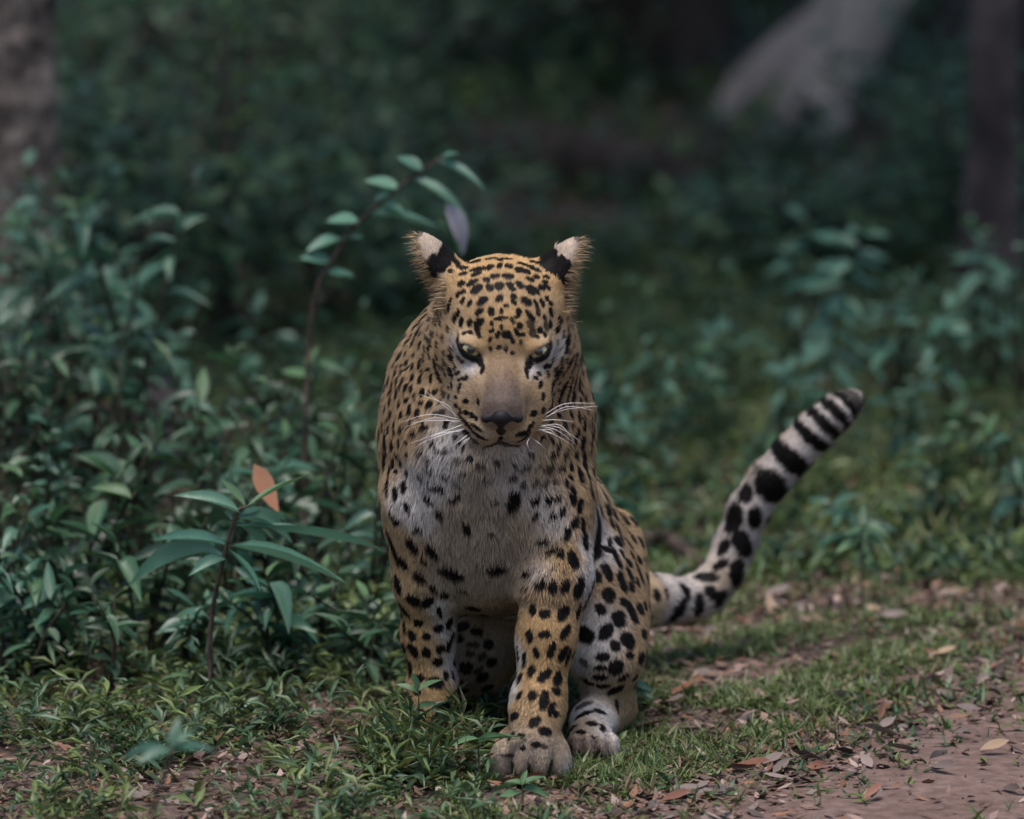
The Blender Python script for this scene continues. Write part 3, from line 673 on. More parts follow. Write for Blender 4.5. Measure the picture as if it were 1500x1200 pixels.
link('nose', mesh_np('nose', NV - leo_base, [NQ], mat=m_nose), leopard)

FV, FF, FC, FN = make_fur(315000)
fur = link('fur', mesh_np('fur', FV - leo_base, FF, colors=FC, normals=FN, mat=m_fur), body)
fur['kind'] = 'stuff'

# ---- eyes
def cap_sphere(r, a0, nseg=24, nring=10, depth=1.0):
    V = [(0, 0, r)]
    for i in range(1, nring + 1):
        th = a0 * i / nring
        for j in range(nseg):
            ph = 2 * math.pi * j / nseg
            V.append((r * math.sin(th) * math.cos(ph), r * math.sin(th) * math.sin(ph), r * math.cos(th)))
    Ft = [(0, 1 + j, 1 + (j + 1) % nseg) for j in range(nseg)]
    Fq = [(1 + i * nseg + j, 1 + (i + 1) * nseg + j, 1 + (i + 1) * nseg + (j + 1) % nseg, 1 + i * nseg + (j + 1) % nseg) for i in range(nring - 1) for j in range(nseg)]
    return np.array(V, float), [np.array(Ft), np.array(Fq)]

def flat_mat(name, col, rough, spec=.5, coat_=0.):
    m, t_, out = new_mat(name)
    pb = t_.nodes.new('ShaderNodeBsdfPrincipled'); pb.inputs['Base Color'].default_value = (*col, 1); pb.inputs['Roughness'].default_value = rough
    pb.inputs['Specular IOR Level'].default_value = spec; pb.inputs['Coat Weight'].default_value = coat_; pb.inputs['Coat Roughness'].default_value = .03
    t_.links.new(pb.outputs[0], out.inputs[0]); return m
m_white = flat_mat('eye_white', (.05, .04, .035), .12)
m_pupil = flat_mat('eye_pupil', (.004, .004, .004), .06, coat_=1)
m_iris, t_, out = new_mat('eye_iris')
tc = t_.nodes.new('ShaderNodeTexCoord'); nz = t_.nodes.new('ShaderNodeTexNoise'); nz.inputs['Scale'].default_value = 600
cr = t_.nodes.new('ShaderNodeValToRGB'); cr.color_ramp.elements[0].color = (.11, .10, .045, 1); cr.color_ramp.elements[1].color = (.31, .28, .125, 1)
cr.color_ramp.elements[0].position = .35; cr.color_ramp.elements[1].position = .65
pb = t_.nodes.new('ShaderNodeBsdfPrincipled'); pb.inputs['Roughness'].default_value = .25; pb.inputs['Coat Weight'].default_value = 1; pb.inputs['Coat Roughness'].default_value = .03
t_.links.new(tc.outputs['Object'], nz.inputs[0]); t_.links.new(nz.outputs[0], cr.inputs[0]); t_.links.new(cr.outputs[0], pb.inputs['Base Color']); t_.links.new(pb.outputs[0], out.inputs[0])
for i, (c, R, hc, ax) in enumerate(EYES):
    ev, ef = cap_sphere(.0196, math.pi * .98, 24, 20)
    eo = link('eye', mesh_np('eye', ev, ef, mat=m_white), leopard, c - leo_base)
    gz = norm(CAM - c + np.array([0, 0, -1.2]))
    eo.rotation_euler = Vector(gz).to_track_quat('Z', 'Y').to_euler()
    iv, jf = cap_sphere(.0199, math.radians(37)); link('iris', mesh_np('iris', iv, jf, mat=m_iris), eo)
    iv, jf = cap_sphere(.0202, math.radians(17)); link('pupil', mesh_np('pupil', iv, jf, mat=m_pupil), eo)

# ---- whiskers
WHISK = [(672,613,655,598,622,572),(676,616,630,607,585,619),(678,618,635,616,600,620),(680,622,650,632,600,650),(683,628,640,640,612,652),(687,636,672,647,660,655),(690,640,680,650,672,660),
         (794,611,826,592,872,591),(796,613,828,600,876,595),(790,617,815,615,840,618),(788,623,820,627,852,648),(787,625,815,630,842,650),(785,628,806,634,826,644),(786,631,810,636,838,652),
         (776,641,790,650,800,660),(780,638,772,652,786,668)]
m_whisk = flat_mat('whisker_hair', (.75, .72, .70), .35)
WHISK += [tuple(x_ + d_ for x_, d_ in zip(w0, (2, 3, 3, 5, 8, -9) if k_ % 2 else (-3, 4, 1, -4, -7, 6))) for k_, w0 in enumerate(WHISK[:14]) if k_ % 2 == 0]
for wv in WHISK:
    r0, ok0, _ = trace([wv[0]], [wv[1]], sdf)
    y0 = r0[0][1]
    sgn = -1 if wv[2] < wv[0] else 1
    p1 = P(wv[2], wv[3], y0 - .012); p2 = P(wv[4], wv[5], y0 - .006)
    # keep the whiskers clear of the cheek behind them
    for tst in (p1, p2):
        for _ in range(12):
            if sdf(tst[None])[0] < .016: tst += np.array([0, -.006, .0014])
    pts = spline([r0[0] + np.array([0, .004, 0]), p1, p2], 9)
    V, Fs = tube_np(pts - leo_base, np.linspace(.00048, .00014, 9), 5)
    link('whisker', mesh_np('whisker', V, Fs, mat=m_whisk), leopard)
# ------------------------------------------------------------------ materials of the forest floor
def soil_mat(name, cols, scale, rough=.95, bump=.6):
    m, t_, out = new_mat(name)
    N = t_.nodes.new; Lk = t_.links.new
    tc = N('ShaderNodeTexCoord')
    n1 = N('ShaderNodeTexNoise'); n1.inputs['Scale'].default_value = scale; n1.inputs['Detail'].default_value = 8
    n2 = N('ShaderNodeTexNoise'); n2.inputs['Scale'].default_value = scale * 9; n2.inputs['Detail'].default_value = 6
    r1 = N('ShaderNodeValToRGB'); r2 = N('ShaderNodeValToRGB')
    for r, (a, b) in ((r1, (cols[0], cols[1])), (r2, (cols[2], cols[3]))):
        r.color_ramp.elements[0].position = .36; r.color_ramp.elements[1].position = .66
        r.color_ramp.elements[0].color = (*a, 1); r.color_ramp.elements[1].color = (*b, 1)
    mx = N('ShaderNodeMixRGB'); mx.inputs[0].default_value = .5
    pb = N('ShaderNodeBsdfPrincipled'); pb.inputs['Roughness'].default_value = rough; pb.inputs['Specular IOR Level'].default_value = .2
    bp = N('ShaderNodeBump'); bp.inputs['Strength'].default_value = bump; bp.inputs['Distance'].default_value = .012
    ad = N('ShaderNodeMath'); ad.operation = 'ADD'
    for n in (n1, n2): Lk(tc.outputs['Object'], n.inputs['Vector'])
    Lk(n1.outputs[0], r1.inputs[0]); Lk(n2.outputs[0], r2.inputs[0]); Lk(r1.outputs[0], mx.inputs[1]); Lk(r2.outputs[0], mx.inputs[2])
    Lk(n1.outputs[0], ad.inputs[0]); Lk(n2.outputs[0], ad.inputs[1]); Lk(ad.outputs[0], bp.inputs['Height'])
    Lk(mx.outputs[0], pb.inputs['Base Color']); Lk(bp.outputs[0], pb.inputs['Normal']); Lk(pb.outputs[0], out.inputs[0])
    return m

def leaf_mat(name, dark, light, rough=.38, spec=.5, trans=.3, attr=False, veins=True):
    """leaf colour varies from leaf to leaf; attr: the colour comes from the mesh"""
    m, t_, out = new_mat(name)
    N = t_.nodes.new; Lk = t_.links.new
    pb = N('ShaderNodeBsdfPrincipled'); pb.inputs['Roughness'].default_value = rough; pb.inputs['Specular IOR Level'].default_value = spec
    tr = N('ShaderNodeBsdfTranslucent'); mx = N('ShaderNodeMixShader'); mx.inputs[0].default_value = trans
    if attr:
        c = N('ShaderNodeAttribute'); c.attribute_name = 'Col'; src = c.outputs['Color']
    else:
        oi = N('ShaderNodeObjectInfo'); cr = N('ShaderNodeValToRGB')
        cr.color_ramp.elements[0].color = (*dark, 1); cr.color_ramp.elements[1].color = (*light, 1)
        Lk(oi.outputs['Random'], cr.inputs[0])
        tc = N('ShaderNodeTexCoord'); nz = N('ShaderNodeTexNoise'); nz.inputs['Scale'].default_value = 70
        hs = N('ShaderNodeHueSaturation'); mr = N('ShaderNodeMapRange'); mr.inputs['To Min'].default_value = .65; mr.inputs['To Max'].default_value = 1.35
        Lk(tc.outputs['Object'], nz.inputs['Vector']); Lk(nz.outputs[0], mr.inputs[0]); Lk(mr.outputs[0], hs.inputs['Value']); Lk(cr.outputs[0], hs.inputs['Color'])
        sx = N('ShaderNodeSeparateXYZ'); ab = N('ShaderNodeMath'); ab.operation = 'ABSOLUTE'; rb = N('ShaderNodeMapRange'); rb.inputs['From Max'].default_value = .035
        rb.inputs['To Min'].default_value = .55; rb.inputs['To Max'].default_value = 0.; mb = N('ShaderNodeMixRGB'); mb.inputs[2].default_value = (.16, .22, .12, 1) if dark[1] > dark[0] else (*light, 1)
        Lk(tc.outputs['Object'], sx.inputs[0]); Lk(sx.outputs[0], ab.inputs[0]); Lk(ab.outputs[0], rb.inputs[0]); Lk(rb.outputs[0], mb.inputs[0]); Lk(hs.outputs[0], mb.inputs[1])
        src = mb.outputs[0]
        if veins:
            wv = N('ShaderNodeTexWave'); wv.inputs['Scale'].default_value = 24; wv.inputs['Distortion'].default_value = 1.5; wv.bands_direction = 'Y'
            bp = N('ShaderNodeBump'); bp.inputs['Strength'].default_value = .35; bp.inputs['Distance'].default_value = .002
            Lk(tc.outputs['Object'], wv.inputs['Vector']); Lk(wv.outputs[0], bp.inputs['Height']); Lk(bp.outputs[0], pb.inputs['Normal'])
    Lk(src, pb.inputs['Base Color']); Lk(src, tr.inputs[0])
    Lk(pb.outputs[0], mx.inputs[1]); Lk(tr.outputs[0], mx.inputs[2]); Lk(mx.outputs[0], out.inputs[0])
    return m

def bark_mat(name, a, b, scale=9, stretch=.25):
    m, t_, out = new_mat(name)
    N = t_.nodes.new; Lk = t_.links.new
    tc = N('ShaderNodeTexCoord'); mp_ = N('ShaderNodeMapping'); mp_.inputs['Scale'].default_value = (1, 1, stretch)
    n1 = N('ShaderNodeTexNoise'); n1.inputs['Scale'].default_value = scale; n1.inputs['Detail'].default_value = 9; n1.inputs['Roughness'].default_value = .65
    vo = N('ShaderNodeTexVoronoi'); vo.inputs['Scale'].default_value = scale * 2.2
    cr = N('ShaderNodeValToRGB'); cr.color_ramp.elements[0].color = (*a, 1); cr.color_ramp.elements[1].color = (*b, 1); cr.color_ramp.elements[0].position = .38; cr.color_ramp.elements[1].position = .64
    ad = N('ShaderNodeMath'); ad.operation = 'ADD'; bp = N('ShaderNodeBump'); bp.inputs['Strength'].default_value = .9; bp.inputs['Distance'].default_value = .03
    pb = N('ShaderNodeBsdfPrincipled'); pb.inputs['Roughness'].default_value = .9; pb.inputs['Specular IOR Level'].default_value = .15
    Lk(tc.outputs['Object'], mp_.inputs[0]); Lk(mp_.outputs[0], n1.inputs['Vector']); Lk(mp_.outputs[0], vo.inputs['Vector'])
    Lk(n1.outputs[0], cr.inputs[0]); Lk(n1.outputs[0], ad.inputs[0]); Lk(vo.outputs[0], ad.inputs[1]); Lk(ad.outputs[0], bp.inputs['Height'])
    Lk(cr.outputs[0], pb.inputs['Base Color']); Lk(bp.outputs[0], pb.inputs['Normal']); Lk(pb.outputs[0], out.inputs[0])
    return m

m_soil = soil_mat('forest_soil', ((.055, .038, .030), (.120, .082, .068), (.042, .030, .025), (.140, .098, .084)), 3.5)
m_path = soil_mat('path_dirt', ((.088, .054, .044), (.142, .096, .082), (.062, .040, .034), (.158, .110, .096)), 5.5, bump=.9)
m_cover = leaf_mat('ground_cover_leaf', None, None, .45, .4, .3, attr=True)
m_litter = leaf_mat('dry_litter', None, None, .6, .35, .08, attr=True)
m_leaf_a = leaf_mat('broad_leaf', (.010, .036, .016), (.042, .105, .048), .30, .62, .22)
m_leaf_d = leaf_mat('pale_leaf', (.055, .150, .105), (.115, .240, .165), .32, .55, .3)
m_leaf_b = leaf_mat('fresh_leaf', (.040, .105, .045), (.085, .170, .070), .36, .5, .3)
m_leaf_c = leaf_mat('blue_green_leaf', (.018, .072, .048), (.062, .155, .095), .30, .62, .25)
m_stem = bark_mat('green_stem', (.030, .034, .020), (.070, .060, .040), 40)
m_twig = bark_mat('twig_bark', (.045, .034, .028), (.120, .092, .075), 30)

# ------------------------------------------------------------------ ground and path
def ground_z(x, y):
    return .006 * np.sin(x * 3.1 + 1) * np.sin(y * 2.3) + .004 * np.sin(x * 7.7 + y * 5.1)

xs = np.unique(np.concatenate([np.linspace(-40, -3, 14), np.linspace(-3, 3, 90), np.linspace(3, 40, 14)]))
ys = np.unique(np.concatenate([np.linspace(-20, -2, 10), np.linspace(-2, 10, 130), np.linspace(10, 60, 14)]))
gx, gy = np.meshgrid(xs, ys, indexing='ij')
near = np.exp(-((gx) ** 2 + (gy - 1) ** 2) / 60)
gv = np.stack([gx, gy, ground_z(gx, gy) * near - .006], -1).reshape(-1, 3)
ii, jj = np.meshgrid(np.arange(len(xs) - 1), np.arange(len(ys) - 1), indexing='ij')
nY = len(ys); b0 = (ii * nY + jj).ravel()
ground = link('ground', mesh_np('ground', gv, [np.stack([b0, b0 + nY, b0 + nY + 1, b0 + 1], 1)], mat=m_soil)); ground['kind'] = 'structure'

edge_px = [(830, 1250), (940, 1205), (1045, 1168), (1135, 1136), (1215, 1106), (1290, 1080), (1370, 1050), (1440, 1018), (1520, 978), (1620, 925)]
edge = np.array([G(u, v) for u, v in edge_px])
edge = np.vstack([[edge[0] + np.array([-.9, -2.2, 0])], [edge[0] + np.array([-.25, -.6, 0])], edge, [edge[-1] + np.array([1.5, .9, 0])], [edge[-1] + np.array([6, 2.2, 0])]])
es = spline(edge, 160)
es[:, 0] += .02 * np.sin(np.arange(160) * 1.3) + rng.normal(size=160) * .006
es[:, 1] += .03 * np.sin(np.arange(160) * .9 + 1)
es = es[np.argsort(es[:, 0])]
cx = np.unique(np.concatenate([np.linspace(es[0, 0], -.3, 12), np.linspace(-.3, 1.4, 170), np.linspace(1.4, es[-1, 0], 14)]))
ce = np.interp(cx, es[:, 0], es[:, 1]) + .010 * np.sin(cx * 61) + .008 * np.sin(cx * 113 + 1)
rows = np.array([0, .012, .04, .1, .2, .4, .8, 1.6, 4, 12.])
pv = np.stack([np.repeat(cx[:, None], len(rows), 1), ce[:, None] - rows[None], np.where(rows[None] == 0, -.012, .006) + 0 * cx[:, None]], -1)
k = len(rows); i0 = (np.arange(len(cx) - 1)[:, None] * k + np.arange(k - 1)[None]).ravel()
path = link('dirt_path', mesh_np('dirt_path', pv.reshape(-1, 3), [np.stack([i0, i0 + 1, i0 + k + 1, i0 + k], 1)], mat=m_path)); path['kind'] = 'structure'

def on_path(p):
    """distance to the path's edge in metres: positive on the path"""
    return (np.interp(p[:, 0], cx, ce) - p[:, 1]) * .85

# ------------------------------------------------------------------ leaves
def leaf_proto(nseg, droop=.25, fold=.25, peak=.42, tip=1.0, twist=0.):
    """unit leaf along +y, unit half width, upper side +z"""
    t = np.linspace(0, 1, nseg + 1)
    pw = math.log(.5) / math.log(peak)
    wv = np.sin(np.pi * t ** pw) ** (.85) * (1 - .25 * t)
    wv[0] = .04; wv[-1] = .012
    V = []
    for i in range(nseg + 1):
        z = -droop * t[i] ** 2; tw = twist * t[i]
        for sgn in (-1, 0, 1):
            x = sgn * wv[i] * .5
            V.append((x * math.cos(tw), t[i], z + abs(x) * fold + x * math.sin(tw)))
    V = np.array(V)
    Fq = []
    for i in range(nseg):
        a = i * 3
        Fq += [(a, a + 1, a + 4, a + 3), (a + 1, a + 2, a + 5, a + 4)]
    return V, np.array(Fq)

def frames(d, up):
    y = norm(d); x = norm(np.cross(y, up)); z = np.cross(x, y)
    return np.stack([x, y, z], -1)        # columns

def scatter(name, proto, pos, R, ln, wd, col, mat):
    """every leaf gets its own place, turn, size and tint"""
    pv_, pf = proto
    n, m = len(pos), len(pv_)
    S = np.stack([wd, ln, ln], -1)
    V = np.einsum('nij,nmj->nmi', R, pv_[None] * S[:, None]) + pos[:, None]
    C = np.repeat(col[:, None], m, 1).reshape(-1, 3)
    F = (np.arange(n)[:, None, None] * m + pf[None]).reshape(-1, pf.shape[1])
    return mesh_np(name, V.reshape(-1, 3), [F], colors=C, mat=mat)

def rdir(n, el0, el1, az=None):
    az = rng.uniform(0, 2 * np.pi, n) if az is None else az
    el = np.radians(rng.uniform(el0, el1, n))
    return np.stack([np.cos(az) * np.cos(el), np.sin(az) * np.cos(el), np.sin(el)], -1)

def vnoise(x, y, f, seed=0):
    return .5 + .5 * (np.sin(x * f + 1.7 * np.sin(y * f * .8 + seed)) * np.sin(y * f * 1.2 + 1.3 * np.sin(x * f * .9 + seed * 2)))

def sample(n, x0, x1, y0, y1, weight):
    out = []
    while sum(len(o) for o in out) < n:
        c = np.stack([rng.uniform(x0, x1, n * 2), rng.uniform(y0, y1, n * 2), np.zeros(n * 2)], -1)
        out.append(c[rng.random(n * 2) < weight(c)])
    return np.concatenate(out)[:n]

def herb(name, n, region, weight, h, ll, lw, k, cols, proto, el=(5, 55)):
    base = sample(n, *region, weight)
    base[:, 2] = -.004
    hh = rng.uniform(h[0], h[1], n) * rng.uniform(.5, 1, n)
    pos = np.repeat(base, k, 0)
    lean = np.repeat(rng.normal(size=(n, 2)) * .25, k, 0)
    f = rng.uniform(.15, 1, n * k); z = np.repeat(hh, k) * f
    pos[:, 2] += z; pos[:, :2] += lean * z[:, None]
    d = rdir(n * k, *el)
    sc_ = np.repeat(rng.uniform(.7, 1.25, n), k) * rng.uniform(.7, 1.2, n * k)
    c = np.asarray(cols)[rng.integers(0, len(cols), n)]
    c = np.repeat(c, k, 0) * rng.uniform(.65, 1.3, (n * k, 1))
    up = norm(np.array([0, 0, 1.0]) + rng.normal(size=(n * k, 3)) * .35)
    me = scatter(name, proto, pos, frames(d, up), rng.uniform(*ll, n * k) * sc_, rng.uniform(*lw, n * k) * sc_, c, m_cover)
    o = link(name, me); o['kind'] = 'stuff'
    return o

GREENS = [(.075, .122, .036), (.058, .105, .044), (.100, .138, .042), (.045, .088, .044), (.088, .102, .034), (.120, .095, .050)]
GREENS_R = [(.085, .132, .038), (.070, .116, .040), (.108, .142, .046), (.095, .108, .038)]
GREENS_D = [(.022, .052, .030), (.030, .065, .034), (.020, .045, .022), (.035, .075, .045)]

def w_left(c):
    u, v = proj(c); s = on_path(c)
    w_ = np.where(s > -.02, 0.0, 1.0)
    w_ = w_ * np.clip(.10 + .95 * vnoise(c[:, 0], c[:, 1], 11, 1) * (.45 + .8 * vnoise(c[:, 0], c[:, 1], 29, 4)) - np.clip((v - 960) / 260, 0, .65), .04, 1)
    return np.where(u < 720, w_, 0)
def w_right(c):
    u, v = proj(c); s = on_path(c)
    w_ = np.clip((-s - .05) / .24, 0, 1) ** 1.2
    litter = np.exp(-((v - 880) / 34) ** 2) * np.clip((u - 1060) / 120, 0, 1)
    w_ = w_ * (1 - .9 * litter) * np.clip(-.16 + 1.35 * vnoise(c[:, 0], c[:, 1], 9, 3) * (.5 + vnoise(c[:, 0], c[:, 1], 23, 6)), .03, 1)
    bare = np.clip((u - 1290) / 120, 0, 1) * np.clip((v - 870) / 60, 0, 1)
    return np.where(u > 640, w_ * (1 - .8 * bare), 0)
def w_mid(c):
    s = on_path(c)
    return np.where(s < -.05, np.clip(.3 + .8 * vnoise(c[:, 0], c[:, 1], 4, 5), 0, 1), 0)
def w_clear(c):
    u, v = proj(c)
    return np.clip(.25 + .9 * vnoise(c[:, 0], c[:, 1], 5, 8), 0, 1) * np.where(u > 420, 1, .3)
def w_thin(c):
    s = on_path(c)
    return np.where(s > -.25, np.clip(.25 - s * .6, .02, .5), 0)

def blade_proto(droop, ws=(.35, 1, .02)):
    V = np.array([(sg * w_ * .5, t, -droop * t * t) for t, w_ in zip((0, .45, 1), ws) for sg in (-1, 1)])
    return V, np.array([(0, 1, 3, 2), (2, 3, 5, 4)])
P4 = leaf_proto(2, .22, .25); P3 = leaf_proto(2, .25, .25); PB = blade_proto(.45, (.7, .9, .03)); P2 = blade_proto(.2)
reg = (-1.0, 1.0, -.65, 1.35)
herb('small_leaf_ground_cover', 9000, (-1.0, .05, -.65, 1.35), w_left, (.008, .045), (.010, .025), (.0042, .0085), 6, GREENS, P4)
herb('ground_cover_seedlings', 1500, (-1.0, .05, -.6, 1.2), w_left, (.05, .11), (.024, .045), (.007, .013), 6, GREENS[1:4], P4, (0, 60))
herb('short_grass', 13500, (-.1, 1.1, -.45, 1.6), w_right, (.004, .020), (.012, .030), (.0018, .0036), 5, GREENS_R, PB, (20, 80))
herb('clover_patch', 3200, (-.1, 1.1, -.45, 1.6), w_right, (.006, .024), (.009, .017), (.006, .010), 5, GREENS_R, P3)
herb('grass_round_the_forefoot', 300, (-.21, -.05, -.06, .17), lambda c: np.full(len(c), .8), (.03, .10), (.022, .050), (.005, .010), 6, GREENS, P4, (5, 70))
herb('path_side_grass', 900, (-.9, 1.1, -.75, 1.0), w_thin, (.004, .03), (.012, .032), (.003, .007), 5, GREENS, PB, (15, 75))
herb('grass_of_the_clearing', 13500, (-1.3, 1.5, 1.3, 5.0), w_clear, (.006, .035), (.020, .050), (.004, .009), 5, GREENS_R, PB, (20, 80))
herb('forest_floor_herbs', 4500, (-1.5, 1.6, 1.3, 4.2), w_mid, (.02, .08), (.022, .045), (.010, .018), 6, GREENS_D + GREENS[:4], P3)
herb('distant_forest_floor_herbs', 4200, (-2.2, 2.3, 4.2, 10.5), w_mid, (.04, .18), (.04, .08), (.016, .032), 6, GREENS_D + GREENS[:3], P2)

# ------------------------------------------------------------------ leaf litter
DRY = np.array([(.150, .095, .072), (.200, .135, .110), (.110, .066, .048), (.075, .048, .038), (.230, .175, .150), (.170, .085, .050), (.055, .038, .032)])
def litter(name, n, region, weight, ll, lw):
    base = sample(n, *region, weight)
    base[:, 2] = rng.uniform(.002, .010, n)
    d = rdir(n, -8, 18); up = norm(np.array([0, 0, 1.0]) + rng.normal(size=(n, 3)) * .4)
    c = DRY[rng.integers(0, len(DRY), n)] * rng.uniform(.5, 1.3, (n, 1))
    o = link(name, scatter(name, blade_proto(-.15), base, frames(d, up), rng.uniform(*ll, n), rng.uniform(*lw, n), c, m_litter)); o['kind'] = 'stuff'
def w_lit(c):
    u, v = proj(c); s = on_path(c)
    w_ = np.where(s > 0, np.clip(.5 * np.exp(-s / .16) + .08, 0, 1), np.where(s > -.25, .75, .40))
    band = np.exp(-((v - 885) / 40) ** 2) * np.clip((u - 1050) / 100, 0, 1)
    return np.clip(w_ + .5 * band + .35 * np.exp(-(s / .07) ** 2), 0, 1)
litter('leaf_litter', 13000, (-1.0, 1.1, -.7, 1.7), w_lit, (.010, .034), (.005, .014))
litter('leaf_crumbs', 9000, (-1.0, 1.1, -.7, 1.5), w_lit, (.004, .011), (.002, .005))
litter('forest_leaf_litter', 3500, (-1.6, 1.8, 1.5, 7), w_mid, (.03, .07), (.012, .03))

# larger fallen leaves, each one a thing
dry_mats = [leaf_mat('dry_leaf_' + n_, a, b, .6, .3, .06) for n_, a, b in (('red_brown', (.13, .055, .035), (.22, .105, .070)), ('grey_brown', (.10, .078, .070), (.21, .165, .150)), ('tan', (.22, .15, .095), (.33, .235, .16)), ('dark', (.035, .026, .023), (.075, .052, .043)))]
dry_words = ['reddish brown', 'grey brown', 'pale tan', 'dark brown']
dry_me = {}
for q in range(4):
    for s_ in range(3):
        pv_, pf = leaf_proto(5, (-.10, -.22, .10)[s_], (.10, .22, -.12)[s_], .45, twist=(.25, -.4, .55)[s_])
        dry_me[q, s_] = mesh_np('fallen_leaf', pv_, [pf], mat=dry_mats[q])
def dry_leaf(p, az, ln, wd, q, s_, tilt, label, group=None):
    o = link('fallen_leaf', dry_me[q, s_])
    d = np.array([math.cos(az) * math.cos(tilt), math.sin(az) * math.cos(tilt), math.sin(tilt)])
    R = frames(d[None], np.array([[random.uniform(-.3, .3), random.uniform(-.3, .3), 1.0]]))[0]
    M = np.eye(4); M[:3, :3] = R * np.array([wd, ln, ln]); M[:3, 3] = p
    o.matrix_world = Matrix(M)
    tag(o, label, 'leaf', group)
    return o
def w_fall_path(c):
    s = on_path(c); return np.where(s > -.10, np.exp(-np.abs(s) / .13), 0)
def w_fall_grass(c):
    u, v = proj(c); s = on_path(c)
    return np.where((s < -.03) & (u > 640), .25 + np.exp(-((v - 880) / 45) ** 2), 0)
def w_fall_left(c):
    u, v = proj(c); s = on_path(c)
    return np.where((s < -.03) & (u < 640) & (v > 880), np.clip((v - 850) / 250, .1, 1), 0)
for n_, wf, where in ((95, w_fall_path, 'lying on the edge of the dirt path'), (60, w_fall_grass, 'lying in the short grass under the tail'), (45, w_fall_left, 'lying among the small-leaved ground cover')):
    for c in sample(n_, -.8, 1.0, -.40, 1.2, wf):
        q = random.choice((0, 1, 1, 1, 3, 3) if n_ != 60 else (0, 1, 1, 2, 1))
        dry_leaf(np.array([c[0], c[1], .010]), random.uniform(0, 6.3), random.uniform(.026, .060), random.uniform(.009, .019), q, random.randrange(3), random.uniform(-.05, .18),
                 f'curled {dry_words[q]} dry leaf {where}', f'{dry_words[q]} dry leaves {where}')
# ones that stand out
def dry_at(u, v, az, ln, wd, q, s_, tilt, label): dry_leaf(G(u, v) + np.array([0, 0, .014]), az, ln, wd, q, s_, tilt, label)
dry_at(1068, 1135, -.75, .075, .026, 0, 1, .05, 'long rust brown dry leaf lying at the grass edge by the path')
dry_at(985, 1030, .9, .075, .030, 0, 0, .12, 'rust brown dry leaf leaning in the grass next to the hind foot')
dry_at(925, 1078, .1, .055, .030, 0, 0, .05, 'dull red dry leaf flat beside the hind foot')
dry_at(1160, 838, .2, .060, .050, 2, 0, .55, 'pale pinkish tan leaf standing up in the litter behind the tail')
dry_at(1435, 1112, .1, .045, .020, 2, 1, .1, 'small tan curled leaf out on the open dirt of the path')
dry_at(730, 1158, .1, .070, .034, 0, 0, .04, 'dull red dry leaf flat in front of the large forepaw')
dry_at(590, 930, .2, .050, .024, 0, 0, .25, 'dark red dry leaf beside the far foreleg')
# ------------------------------------------------------------------ plants with leaves one can pick apart
leaf_me = {}
for key, mat in (('a', m_leaf_a), ('b', m_leaf_b), ('c', m_leaf_c), ('d', m_leaf_d)):
    for s_, (dr, fo, pk, tw) in enumerate(((.18, .25, .45, .1), (.32, .40, .40, -.25), (.08, .15, .5, .2), (.45, .3, .42, .35))):
        pv_, pf = leaf_proto(6, dr, fo, pk, twist=tw)
        leaf_me[key, s_] = mesh_np('leaf', pv_, [pf], mat=mat)

def put_leaf(root, base, p, d, ln, wd, key, s_=None, up=None, name='leaf'):
    s_ = random.randrange(4) if s_ is None else s_
    o = bpy.data.objects.new(name, leaf_me[key, s_]); COL.objects.link(o); o.parent = root
    up = np.array([random.uniform(-.35, .35), random.uniform(-.5, .2), 1.0]) if up is None else np.asarray(up, float)
    R = frames(np.asarray(d, float)[None], up[None])[0]
    M = np.eye(4); M[:3, :3] = R * np.array([wd, ln, ln]); M[:3, 3] = np.asarray(p) - base
    o.matrix_local = Matrix(M)
    return o

def put_stem(root, base, pts, r0, r1, mat, n=10, name='stem'):
    sp_ = spline(pts, n) - base
    V, Fs = tube_np(sp_, np.linspace(r0, r1, n), 6)
    return link(name, mesh_np(name, V, Fs, mat=mat), root)

def shrub(x, y, h, nst, spread, key, ln, wd, per, label, group, name='shrub', droop=0.):
    base = np.array([x, y, -.01])
    root = empty(name, base, label, 'plant', group)
    for k in range(nst):
        az = random.uniform(0, 6.28); sp_ = spread * random.uniform(.3, 1)
        hh = h * random.uniform(.65, 1.0)
        tip = base + np.array([math.cos(az) * sp_, math.sin(az) * sp_, hh])
        mid = base + (tip - base) * np.array([.35, .35, .6]) + np.array([random.uniform(-.02, .02), random.uniform(-.02, .02), 0])
        b2 = base + np.array([math.cos(az) * .012, math.sin(az) * .012, 0])
        pts = [b2, mid, tip]
        put_stem(root, base, pts, .0035 + h * .004, .0012, m_stem)
        q = spline(pts, 30); tn = norm(np.gradient(q, axis=0))
        a0 = random.uniform(0, 6.28)
        for j in range(per):
            f = .28 + .72 * (j + .5) / per
            i = min(29, int(f * 29))
            a = a0 + j * 2.4 + random.uniform(-.4, .4)
            el = math.radians(random.uniform(-28, 44) + (25 if j >= per - 2 else 0)) - droop
            d = np.array([math.cos(a) * math.cos(el), math.sin(a) * math.cos(el), math.sin(el)])
            sc_ = random.uniform(.45, 1.3) * (.75 if j >= per - 2 else 1)
            put_leaf(root, base, q[i], d, ln * sc_, wd * sc_ * random.uniform(.75, 1.25), 'b' if j >= per - 2 and random.random() < .3 else key)
    return root

